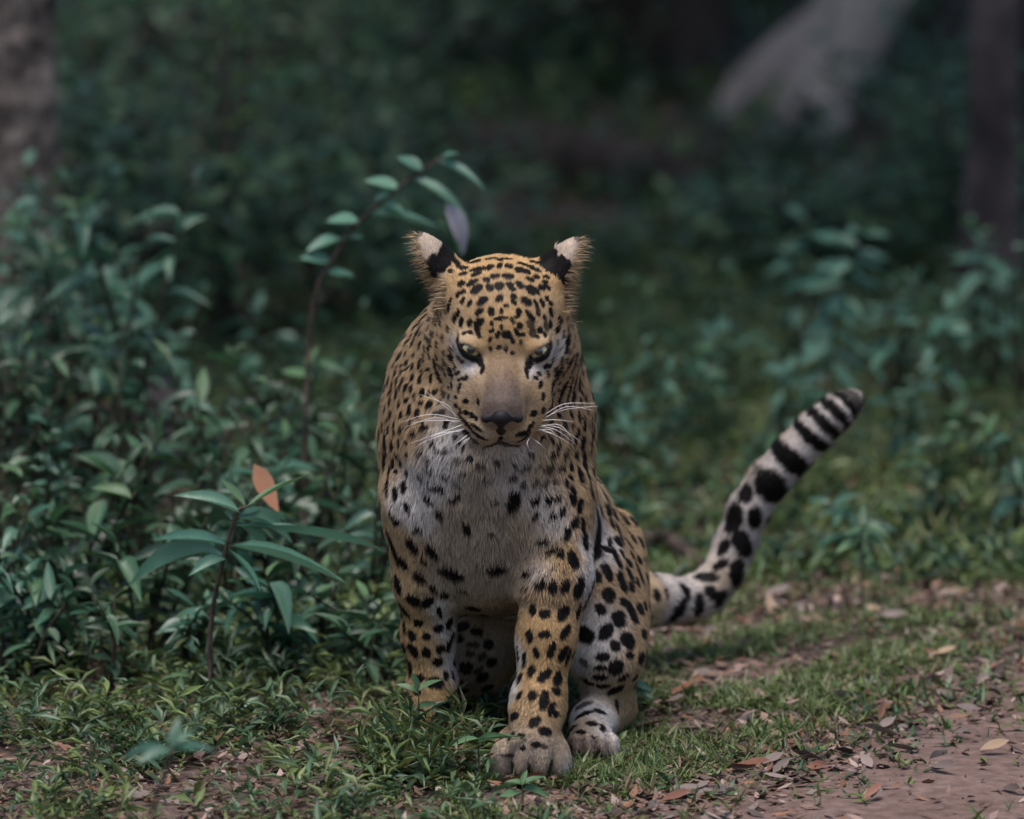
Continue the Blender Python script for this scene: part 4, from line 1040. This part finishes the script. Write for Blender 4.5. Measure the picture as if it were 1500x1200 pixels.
def bush(x, y, h, r, n, ln, wd, cols, label, group, name='bush', stems=4):
    """a plant too far and too soft in the picture for single leaves: stems and one mass of leaves"""
    base = np.array([x, y, -.01])
    root = empty(name, base, label, 'bush', group)
    for k in range(stems):
        a = random.uniform(0, 6.28); e = np.array([math.cos(a) * r * .6, math.sin(a) * r * .6, h * random.uniform(.6, .9)])
        put_stem(root, base, [base, base + e * np.array([.3, .3, .5]), base + e], .012, .004, m_twig, 6)
    c = rng.normal(size=(9, 3)); c = norm(c) * rng.uniform(.2, .85, (9, 1)) * np.array([r, r, h * .42]) + np.array([0, 0, h * .58])
    p = c[rng.integers(0, 9, n)] + rng.normal(size=(n, 3)) * np.array([r * .26, r * .26, h * .15])
    p[:, 2] = np.clip(p[:, 2], .02, None)
    d = rdir(n, -35, 35); up = norm(np.array([0, -.2, 1.0]) + rng.normal(size=(n, 3)) * .4)
    cc = np.asarray(cols)[rng.integers(0, len(cols), n)] * rng.uniform(.6, 1.3, (n, 1))
    f = link('foliage', scatter('foliage', P2, p, frames(d, up), rng.uniform(.7, 1.2, n) * ln, rng.uniform(.7, 1.2, n) * wd, cc, m_cover), root)
    f['kind'] = 'stuff'
    return root

# ---- thicket beside the leopard
def gX(u, Y): return P(u, 600, Y)[0]
thick = [('a', 'dark green broad-leaved shrub in the thicket on the far-foreleg side', 'dark broad-leaved shrubs of the thicket'),
         ('c', 'blue green shrub with long leaves in the thicket on the far-foreleg side', 'blue green shrubs of the thicket')]
for i, (u, Y, h) in enumerate([(15, .55, .20), (75, .62, .24), (150, .52, .18), (205, .70, .26), (262, .60, .20), (120, .85, .30), (20, .90, .34), (420, .62, .22), (480, .72, .24), (535, .60, .17),
                               (60, 1.15, .36), (160, 1.1, .36), (250, 1.0, .32), (330, .95, .32), (400, 1.0, .32), (465, 1.1, .34), (530, 1.0, .28), (560, 1.3, .36), (10, 1.45, .52), (100, 1.5, .50),
                               (190, 1.45, .42), (290, 1.4, .40), (370, 1.45, .38), (440, 1.55, .38), (505, 1.6, .40), (30, 1.9, .52), (130, 1.95, .60), (75, 2.3, .60), (210, 1.9, .52), (20, 2.5, .54), (-20, 1.2, .44), (-30, .7, .30)]):
    key, lab, grp = thick[i % 3 == 1]
    where = ('along the front of the thicket, rooted in the ground cover' if Y < .66 else 'pressed up to the leopard\'s flank' if u > 440 and Y < 1.2 else 'around the pinkish stone' if 150 < u < 340 and Y > 1.2
             else 'below the mottled tree' if u < 150 and Y > 1.3 else 'at the back of the thicket near the arching sapling' if Y > 1.2 else 'in the heart of the thicket behind the sapling')
    lab = ('dark green broad-leaved shrub ' if key == 'a' else 'blue green long-leaved shrub ') + where; grp = lab.replace('shrub', 'shrubs')
    shrub(gX(u, Y), Y, h, 5, .10 + .12 * h, key, .050 + .026 * (i % 2), .017 + .008 * (i % 2), 9, lab, grp)

for (u, Y, h) in ((30, 1.5, .52), (105, 2.1, .60), (175, 1.8, .66), (-15, 2.2, .56), (240, 2.2, .50), (135, 2.6, .62)):
    shrub(gX(u, Y), Y, h, 4, .16, ('c' if u > 100 else 'a') if Y < 2.2 else 'd', .088, .030, 11, ('tall blue green shrub with large leaves near the pinkish stone' if u > 100 else 'tall dark green shrub with large leaves standing before the mottled tree') if Y < 2.2 else 'tall pale-leaved shrub rising at the back of the thicket', ('tall blue green shrubs near the stone' if u > 100 else 'tall dark shrubs before the mottled tree') if Y < 2.2 else 'tall pale shrubs of the thicket')
# ---- undergrowth behind the leopard and beyond the tail
for (u, Y, h) in ((1080, 2.9, .34), (1150, 2.4, .24), (1180, 3.3, .36), (1300, 2.9, .34), (1000, 2.5, .26), (930, 2.2, .24), (1390, 2.6, .34), (1460, 3.0, .4)):
    shrub(gX(u, Y), Y, h, 3, .11, 'd', .070, .026, 7, 'pale blue green leafy plant among the undergrowth beyond the tail', 'pale leafy plants beyond the tail')
for i, (u, Y, h) in enumerate([(905, 1.7, .17), (965, 2.1, .20), (1040, 2.6, .20), (1310, 2.3, .22), (1375, 1.8, .20), (1440, 2.2, .26), (1495, 1.7, .24), (1345, 3.0, .26),
                               (940, 3.0, .26), (885, 2.4, .28), (1440, 3.2, .32), (1500, 2.8, .36), (610, 1.8, .32), (580, 2.3, .34), (470, 2.5, .34), (1260, 1.5, .12), (1130, 2.2, .10), (400, 2.6, .36)]):
    key = 'cab'[i % 3] if i % 3 < 2 or h < .31 else 'c'
    wd_ = {'a': 'dark green', 'b': 'light green', 'c': 'blue green'}[key]
    far_ = 'beyond the raised tail' if u > 880 else 'behind the leopard\'s head'
    shrub(gX(u, Y), Y, h, 3, .09 + .12 * h, key, .062, .024, 7, f'low {wd_} undergrowth plant {far_}', f'{wd_} undergrowth {far_}')

# ---- sapling in front of the thicket, long drooping leaves and a bright shoot
b = G(312, 1045) * np.array([1, 1, 0]) + np.array([0, 0, -.01]); Y = b[1]
rt = empty('sapling', b, 'young sapling with long drooping leaves and a bright upright shoot', 'sapling')
top = P(345, 755, Y)
put_stem(rt, b, [b, P(308, 930, Y), P(322, 840, Y), top, P(362, 742, Y)], .0052, .0018, m_twig, 16)
def lf(u0, v0, u1, v1, wd, key, dy=0., s_=0, up=(0, -.5, 1)):
    p0, p1 = P(u0, v0, Y), P(u1, v1, Y + dy); L_ = np.linalg.norm(p1 - p0)
    put_leaf(rt, b, p0, p1 - p0, L_, wd, key, s_, up)
for a in [(362, 742, 452, 688, .022, 'b', -.02, 2), (360, 742, 326, 700, .014, 'b', .02, 2, (.6, -.7, .4)), (352, 752, 265, 712, .026, 'd', -.05, 0), (350, 760, 440, 770, .026, 'd', .05, 1), (345, 770, 562, 790, .026, 'd', .06, 2),
          (338, 800, 512, 832, .023, 'd', -.04, 0), (335, 805, 386, 862, .040, 'd', -.08, 2, (.8, -.6, .4)), (335, 800, 222, 775, .021, 'd', .03, 0), (330, 815, 175, 800, .022, 'd', .06, 3), (342, 765, 302, 745, .020, 'a', .1, 1), (332, 820, 280, 830, .024, 'd', -.07, 0),
          (345, 765, 400, 800, .026, 'd', .10, 0), (350, 757, 425, 745, .022, 'd', .09, 0)]:
    lf(*a)
# orange leaf caught in the thicket behind it
dry_o = dry_leaf(P(372, 690, .62), 0, .001, .001, 2, 0, 0, 'upright orange and pink dry leaf caught in the thicket behind the sapling')
M = np.eye(4); M[:3, :3] = frames((P(405, 752, .62) - P(372, 680, .62))[None], np.array([[.5, -1, .3]]))[0] * np.array([.042, .085, .085]); M[:3, 3] = P(372, 680, .62); dry_o.matrix_world = Matrix(M)
m_orange = leaf_mat('orange_leaf', (.36, .16, .08), (.42, .20, .12), .5, .3, .3); me_ = dry_o.data.copy(); me_.materials.clear(); me_.materials.append(m_orange); dry_o.data = me_

# ---- arching branch behind the ear
Y = 1.35; b = np.array([gX(440, Y), Y, -.01])
rt = empty('arching_sapling', b, 'slender arching sapling with paired pale leaves rising behind the ear', 'sapling')
put_stem(rt, b, [b, P(455, 480, Y), P(490, 375, Y), P(535, 318, Y), P(600, 262, Y), P(648, 230, Y)], .0048, .0018, m_twig, 22)
for a in [(640, 236, 718, 270, .028, 'd'), (605, 262, 694, 310, .032, 'd'), (618, 250, 584, 226, .030, 'd'), (585, 278, 536, 258, .030, 'd'), (648, 230, 672, 222, .014, 'd'), (540, 314, 662, 326, .024, 'd'), (525, 325, 478, 318, .032, 'd'),
          (500, 350, 445, 362, .030, 'd'), (560, 298, 600, 312, .024, 'd'), (575, 284, 548, 288, .022, 'd'), (485, 385, 440, 372, .03, 'd'), (480, 400, 520, 400, .028, 'd'), (500, 350, 532, 344, .018, 'd'), (640, 322, 684, 372, .024, 'b')]:
    lf(*a)
p0, p1 = P(652, 298, Y), P(690, 372, Y)
lo_ = put_leaf(rt, b, p0, p1 - p0, np.linalg.norm(p1 - p0), .032, 'd', 1, (.4, -1, .4))
m_pale = leaf_mat('pale_pink_leaf', (.34, .33, .37), (.40, .37, .42), .4, .5, .2); me_ = lo_.data.copy(); me_.materials.clear(); me_.materials.append(m_pale); lo_.data = me_
lo_['label'] = 'pale leaf with a pink edge'

# ---- soft sapling beyond the tail
Y = 2.7; b = np.array([gX(1205, Y), Y, -.01])
rt = empty('leafy_sapling', b, 'tall blue green sapling standing in the undergrowth above the tail tip', 'sapling')
stem = [b, P(1215, 560, Y), P(1228, 450, Y), P(1262, 345, Y)]
put_stem(rt, b, stem, .006, .002, m_stem, 18)
q = spline(stem, 40)
for (f, du, dv) in [(1, 48, -4), (1, -20, -16), (.97, -45, -20), (.95, -80, -22), (.94, 62, 10), (.9, 62, 26), (.88, -36, 14), (.85, 46, 40), (.8, -110, 6), (.79, -70, 2), (.74, 40, 30), (.72, -44, 30), (.68, 60, 18), (.66, -64, 40), (.6, -40, 40), (.58, 58, 34), (.52, -66, 30), (.5, 62, 36), (.44, 40, 44), (.4, -60, 20), (.34, 60, 10), (.3, -50, 24), (.98, 30, -22), (.92, 20, 24), (.86, -60, -6), (.82, 66, 6), (.76, -20, 34), (.7, 24, 40), (.63, 44, 6), (.55, -24, 44), (.47, -70, 8)]:
    i = int(f * 39); u0, v0 = proj(q[i])
    lf(u0, v0, u0 + du * .85, v0 + dv, random.uniform(.018, .030), 'd', random.uniform(-.10, .06), random.choice((0, 2)), (0, -.8, 1))

# ---- bright seedlings at the forefeet and in the grass
def seedling(u, v, vt, leaves, key, label, name='seedling', r=.0018):
    global b, rt, Y
    b = G(u, v) + np.array([0, 0, -.008]); Y = b[1]
    rt = empty(name, b, label, 'seedling')
    ut = u + leaves[0][0] * 0
    put_stem(rt, b, [b, P(u + 1, (v + vt) / 2, Y), P(u, vt, Y)], r, r * .5, m_stem, 7)
    for (f, du, dv, wd) in leaves:
        vv = v + (vt - v) * f
        lf(u, vv, u + du, vv + dv, wd, key, random.uniform(-.012, .012), random.randrange(3))
seedling(613, 1122, 1012, [(1, -8, -26, .012), (1, 32, -20, .015), (.96, -30, -18, .014), (.75, 26, -14, .012), (.45, -14, 28, .012), (.5, 16, 24, .012), (.35, -24, 4, .012), (.3, 26, 8, .012)], 'b', 'bright green three-leaved seedling in front of the far foreleg')
seedling(700, 1150, 1082, [(1, 72, -6, .014), (1, -40, 6, .012), (.9, 45, -18, .010), (.7, -30, -4, .012), (.6, 34, 10, .012), (.4, -26, 8, .012)], 'b', 'low green seedling reaching over the large forepaw')
seedling(765, 1185, 1150, [(1, 30, -16, .014), (1, -26, -10, .014), (.8, 38, 2, .014), (.7, -34, 4, .014), (1, 6, -24, .010)], 'b', 'small yellow green plant in front of the large forepaw toes')
seedling(920, 1040, 1005, [(1, 40, 0, .016), (.9, 42, 14, .016), (.8, -12, -20, .010), (.6, 26, 18, .012)], 'c', 'blue green seedling right beside the haunch')
seedling(1262, 900, 770, [(1, 4, -32, .020), (1, 48, 14, .022), (.98, -24, 10, .016), (.9, 52, 28, .020), (.85, -40, 18, .018), (.6, 30, 20, .014)], 'b', 'thin seedling with a bright top leaf beyond the tail bend', r=.0022)
seedling(640, 1105, 1040, [(1, 28, -10, .012), (1, -22, -16, .012), (.7, 26, 4, .010), (.6, -30, 6, .010)], 'b', 'tiny green seedling between the forefeet')

# ---- out-of-focus seedling close to the camera
Y = -1.0; b = np.array([gX(205, Y), Y, -.01])
rt = empty('foreground_seedling', b, 'blurred teal seedling on a brown stem standing before the ground cover', 'seedling')
put_stem(rt, b, [b, P(222, 1200, Y), P(240, 1140, Y), P(252, 1096, Y)], .0035, .002, m_twig, 10)
for a in [(252, 1098, 316, 1092, .024, 'c'), (252, 1100, 196, 1112, .024, 'c'), (252, 1096, 262, 1050, .020, 'c'), (250, 1102, 170, 1098, .02, 'c', .06), (252, 1096, 290, 1062, .018, 'c', .05)]:
    lf(*a)

# ---- odd things in the thicket
def stone(u, v, Y, r, label, sq=(1, .8, .75)):
    c = P(u, v, Y)
    n1, n2 = 12, 9
    th = np.linspace(0, np.pi, n2); ph = np.arange(n1) / n1 * 2 * np.pi
    V = np.array([(math.sin(t) * math.cos(p_), math.sin(t) * math.sin(p_), math.cos(t)) for t in th for p_ in ph])
    V = V * (1 + .14 * noise3(V, 2.3)[:, None] + .06 * noise3(V, 6.)[:, None]) * r * np.array(sq)
    Fq = np.array([(i * n1 + j, (i + 1) * n1 + j, (i + 1) * n1 + (j + 1) % n1, i * n1 + (j + 1) % n1) for i in range(n2 - 1) for j in range(n1)])
    o = link('stone', mesh_np('stone', V, [Fq], mat=m_stone), None, (c[0], c[1], r * sq[2] * .72))
    tag(o, label, 'stone')
m_stone = bark_mat('pinkish_stone', (.09, .07, .07), (.22, .17, .17), 22, 1)
stone(225, 600, 2.2, .052, 'pinkish grey stone half hidden in the thicket leaves', (1, .8, 2.3))
V, Fs = tube_np(spline([G(905, 848) + np.array([0, 0, .02]), G(960, 815) + np.array([0, 0, .035]), G(1012, 838) + np.array([0, 0, .03]), G(1040, 845) + np.array([0, 0, .01])], 14), np.linspace(.016, .010, 14), 8)
tag(link('fallen_branch', mesh_np('fallen_branch', V, Fs, mat=m_twig)), 'dark fallen branch lying in the grass behind the tail root', 'branch')
# ------------------------------------------------------------------ trees: trunk, limbs and an unseen crown overhead, made dense to shade the background
m_bark_mottled = bark_mat('mottled_bark', (.034, .027, .023), (.25, .20, .17), 13, .7)
m_bark_grey = bark_mat('grey_bark', (.032, .025, .025), (.095, .075, .074), 7, .5)
m_bark_pale = bark_mat('pale_bark', (.21, .170, .148), (.34, .285, .25), 3, .4)
m_bark_dark = bark_mat('dark_bark', (.020, .015, .013), (.055, .042, .036), 6, .3)
m_crown = leaf_mat('crown_leaf', None, None, .4, .4, .25, attr=True)

def tree(pts, radii, mat, label, crown_z, crown_r, ncl, group=None, roots=(), name='tree'):
    ncl = int(ncl * .95)
    pts = np.array(pts, float); base = pts[0] * np.array([1, 1, 0]) + np.array([0, 0, -.02])
    root = empty(name, base, label, 'tree', group)
    top = pts[-1]; n = 18
    q = spline(pts, n); rr = np.interp(np.linspace(0, 1, n), np.linspace(0, 1, len(radii)), radii)
    V, Fs = tube_np(q - base, rr, 14)
    V = V + (noise3(V, 14.) * .10 + noise3(V, 37.) * .05)[:, None] * rr.mean() * norm(V * np.array([1, 1, 0]) - np.interp(V[:, 2], q[:, 2] - base[2], q[:, 0] - base[0])[:, None] * np.array([1, 0, 0]))
    link('trunk', mesh_np('trunk', V, Fs, mat=mat), root)
    for r_ in roots:
        p_ = np.array([r[0] for r in r_]); V, Fs = tube_np(spline(p_, 12) - base, np.interp(np.linspace(0, 1, 12), np.linspace(0, 1, len(r_)), [r[1] for r in r_]), 12)
        link('root', mesh_np('root', V, Fs, mat=mat), root)
    c0 = np.array([top[0], top[1], crown_z])
    cl = []
    for k_ in range(5):
        a = k_ * 1.257 + random.uniform(-.3, .3)
        e = c0 + np.array([math.cos(a) * crown_r * .6, math.sin(a) * crown_r * .6, random.uniform(.1, .9)])
        V, Fs = tube_np(spline([top - np.array([0, 0, .1]), top * .5 + e * .5 + np.array([0, 0, .15]), e], 8) - base, np.linspace(radii[-1] * .6, .012, 8), 7)
        link('limb', mesh_np('limb', V, Fs, mat=mat), root); cl.append(e)
    cl = np.array(cl + [c0 + np.array([0, 0, .6])])
    cen = cl[rng.integers(0, len(cl), 26)] + rng.normal(size=(26, 3)) * np.array([crown_r * .34, crown_r * .34, .35])
    p = cen[rng.integers(0, 26, ncl)] + rng.normal(size=(ncl, 3)) * np.array([.30, .30, .20])
    p[:, 2] = np.maximum(p[:, 2], 2.75)
    d = rdir(ncl, -40, 30); up = norm(np.array([0, 0, 1.0]) + rng.normal(size=(ncl, 3)) * .45)
    cc = np.array(GREENS_D)[rng.integers(0, 4, ncl)] * rng.uniform(.7, 1.4, (ncl, 1))
    cr_ = link('crown', scatter('crown', P2, p - base, frames(d, up), rng.uniform(.20, .34, ncl), rng.uniform(.10, .17, ncl), cc, m_crown), root)
    return root

def stand(u, Y, r, mat, label, lean=0., cz=4.4, cr=1.7, n=1100, group=None, flare=1.5):
    x = gX(u, Y)
    tree([(x, Y, -.05), (x + lean * .25, Y, .5), (x + lean, Y, 2.0), (x + lean * 1.4, Y + .1, cz - .4)], [r * flare, r * 1.05, r, r * .7], mat, label, cz, cr, n, group)

stand(18, 3.0, .078, m_bark_mottled, 'tree with mottled grey and brown bark rising out of the thicket', .03, 4.3, 1.9)
stand(1448, 4.1, .047, m_bark_grey, 'straight slim tree with grey purple bark at the clearing\'s edge', 0, 4.6, 1.7)
stand(1508, 5.2, .085, m_bark_dark, 'thick dark tree close behind the slim grey purple one', 0, 4.8, 2.0)
Yt = 6.6
tree([P(1165, 205, Yt) * np.array([1, 1, 0]) + np.array([0, 0, -.05]), P(1195, 130, Yt), P(1245, 30, Yt), P(1330, -160, Yt + .1), P(1480, -900, Yt + .4)], [.12, .105, .10, .09, .07], m_bark_pale,
     'leaning pale tree with spreading root flare in the background', 4.6, 2.2, 1300,
     roots=[[(P(1052, 190, Yt - .1), .030), (P(1095, 140, Yt), .065), (P(1165, 80, Yt), .075), (P(1235, 20, Yt), .06)], [(P(1215, 212, Yt - .25), .03), (P(1215, 150, Yt - .1), .06), (P(1235, 60, Yt), .07)]])
stand(1386, 7.2, .026, m_bark_grey, 'thin pale sapling tree between the leaning tree and the slim grey one', .02, 4.2, 1.3, 700)
stand(880, 8.0, .12, m_bark_dark, 'dark tree at the back of the forest, straight trunk', .0, 4.6, 2.2, 1300)
stand(985, 7.4, .11, m_bark_dark, 'dark forked-looking tree deep in the forest beside the leaning tree', .05, 4.7, 2.2, 1300)
stand(345, 9.0, .085, m_bark_dark, 'brown tree deep in the forest past the thicket', -.03, 4.6, 2.2, 1300)
stand(600, 10.5, .075, m_bark_grey, 'dim tree farthest back in the forest behind the arching sapling', 0, 4.8, 2.3, 1300)
stand(150, 11.0, .09, m_bark_dark, 'broad dark tree in the deep shade behind the mottled tree', 0, 4.8, 2.3, 1300)

# rotten log across the background
V, Fs = tube_np(spline([G(680, 262) + np.array([0, 0, .05]), G(800, 268) + np.array([0, 0, .06]), G(930, 285) + np.array([0, 0, .05]), G(1030, 300) + np.array([0, 0, .03])], 16), np.linspace(.085, .06, 16), 10)
V = V + noise3(V, 22.)[:, None] * .008
tag(link('fallen_log', mesh_np('fallen_log', V, Fs, mat=m_bark_dark)), 'dark rotten log lying across the forest floor in the background', 'log')

# background bushes
BG = [(.050, .118, .062), (.034, .084, .050), (.085, .145, .066), (.012, .032, .019)]
for (u, Y, h, r) in [(250, 4.2, .55, .30), (90, 4.0, .6, .32), (170, 3.4, .5, .28), (350, 3.6, .45, .28), (480, 3.8, .42, .3), (640, 4.0, .28, .3), (1400, 4.6, .5, .3), (520, 6.0, .5, .4), (240, 6.4, .8, .45), (420, 4.6, .45, .32), (560, 4.9, .32, .30), (330, 5.6, .7, .4), (150, 5.0, .8, .4), (1120, 4.6, .24, .3), (1240, 4.4, .24, .3), (1330, 5.2, .45, .35)]:
    bush(gX(u, Y), Y, h, r, 420, .050, .022, BG, 'soft green bush on the forest floor ' + (w_ := 'behind the thicket' if u < 400 else 'behind the arching sapling' if u < 700 else 'in line with the rotten log' if u < 1060 else 'below the leaning pale tree'), 'soft bushes ' + w_)
for (u, Y, h, r) in [(60, 7.0, 1.1, .5), (230, 7.4, 1.0, .5), (420, 7.2, .8, .5), (560, 7.8, .9, .5), (720, 7.4, .75, .5), (1350, 7.6, 1.0, .45), (1460, 7.2, 1.1, .5), (1100, 8.6, .4, .4)]:
    bush(gX(u, Y), Y, h, r, 800, .060, .028, BG + [(.10, .17, .085), (.075, .145, .075)], 'rounded dark green bush ' + (w_ := 'past the mottled tree' if u < 300 else 'between the far brown tree and the log' if u < 800 else 'at the foot of the dark far tree' if u < 1000 else 'flanking the leaning pale tree'), 'rounded bushes ' + w_)
for i in range(15):
    Y = 11.2 + (i % 3) * 1.1
    bush(-3.4 + i * .5, Y, 2.3, .7, 1500, .085, .04, BG, 'tall dense bush closing off the back of the forest', 'tall bushes at the back of the forest')
# bright twig with yellow-green leaves above the thicket
bush(gX(330, 3.6), 3.6, .82, .10, 40, .05, .022, [(.10, .17, .03), (.08, .15, .04)], 'thin yellow green bush rising behind the thicket', None)
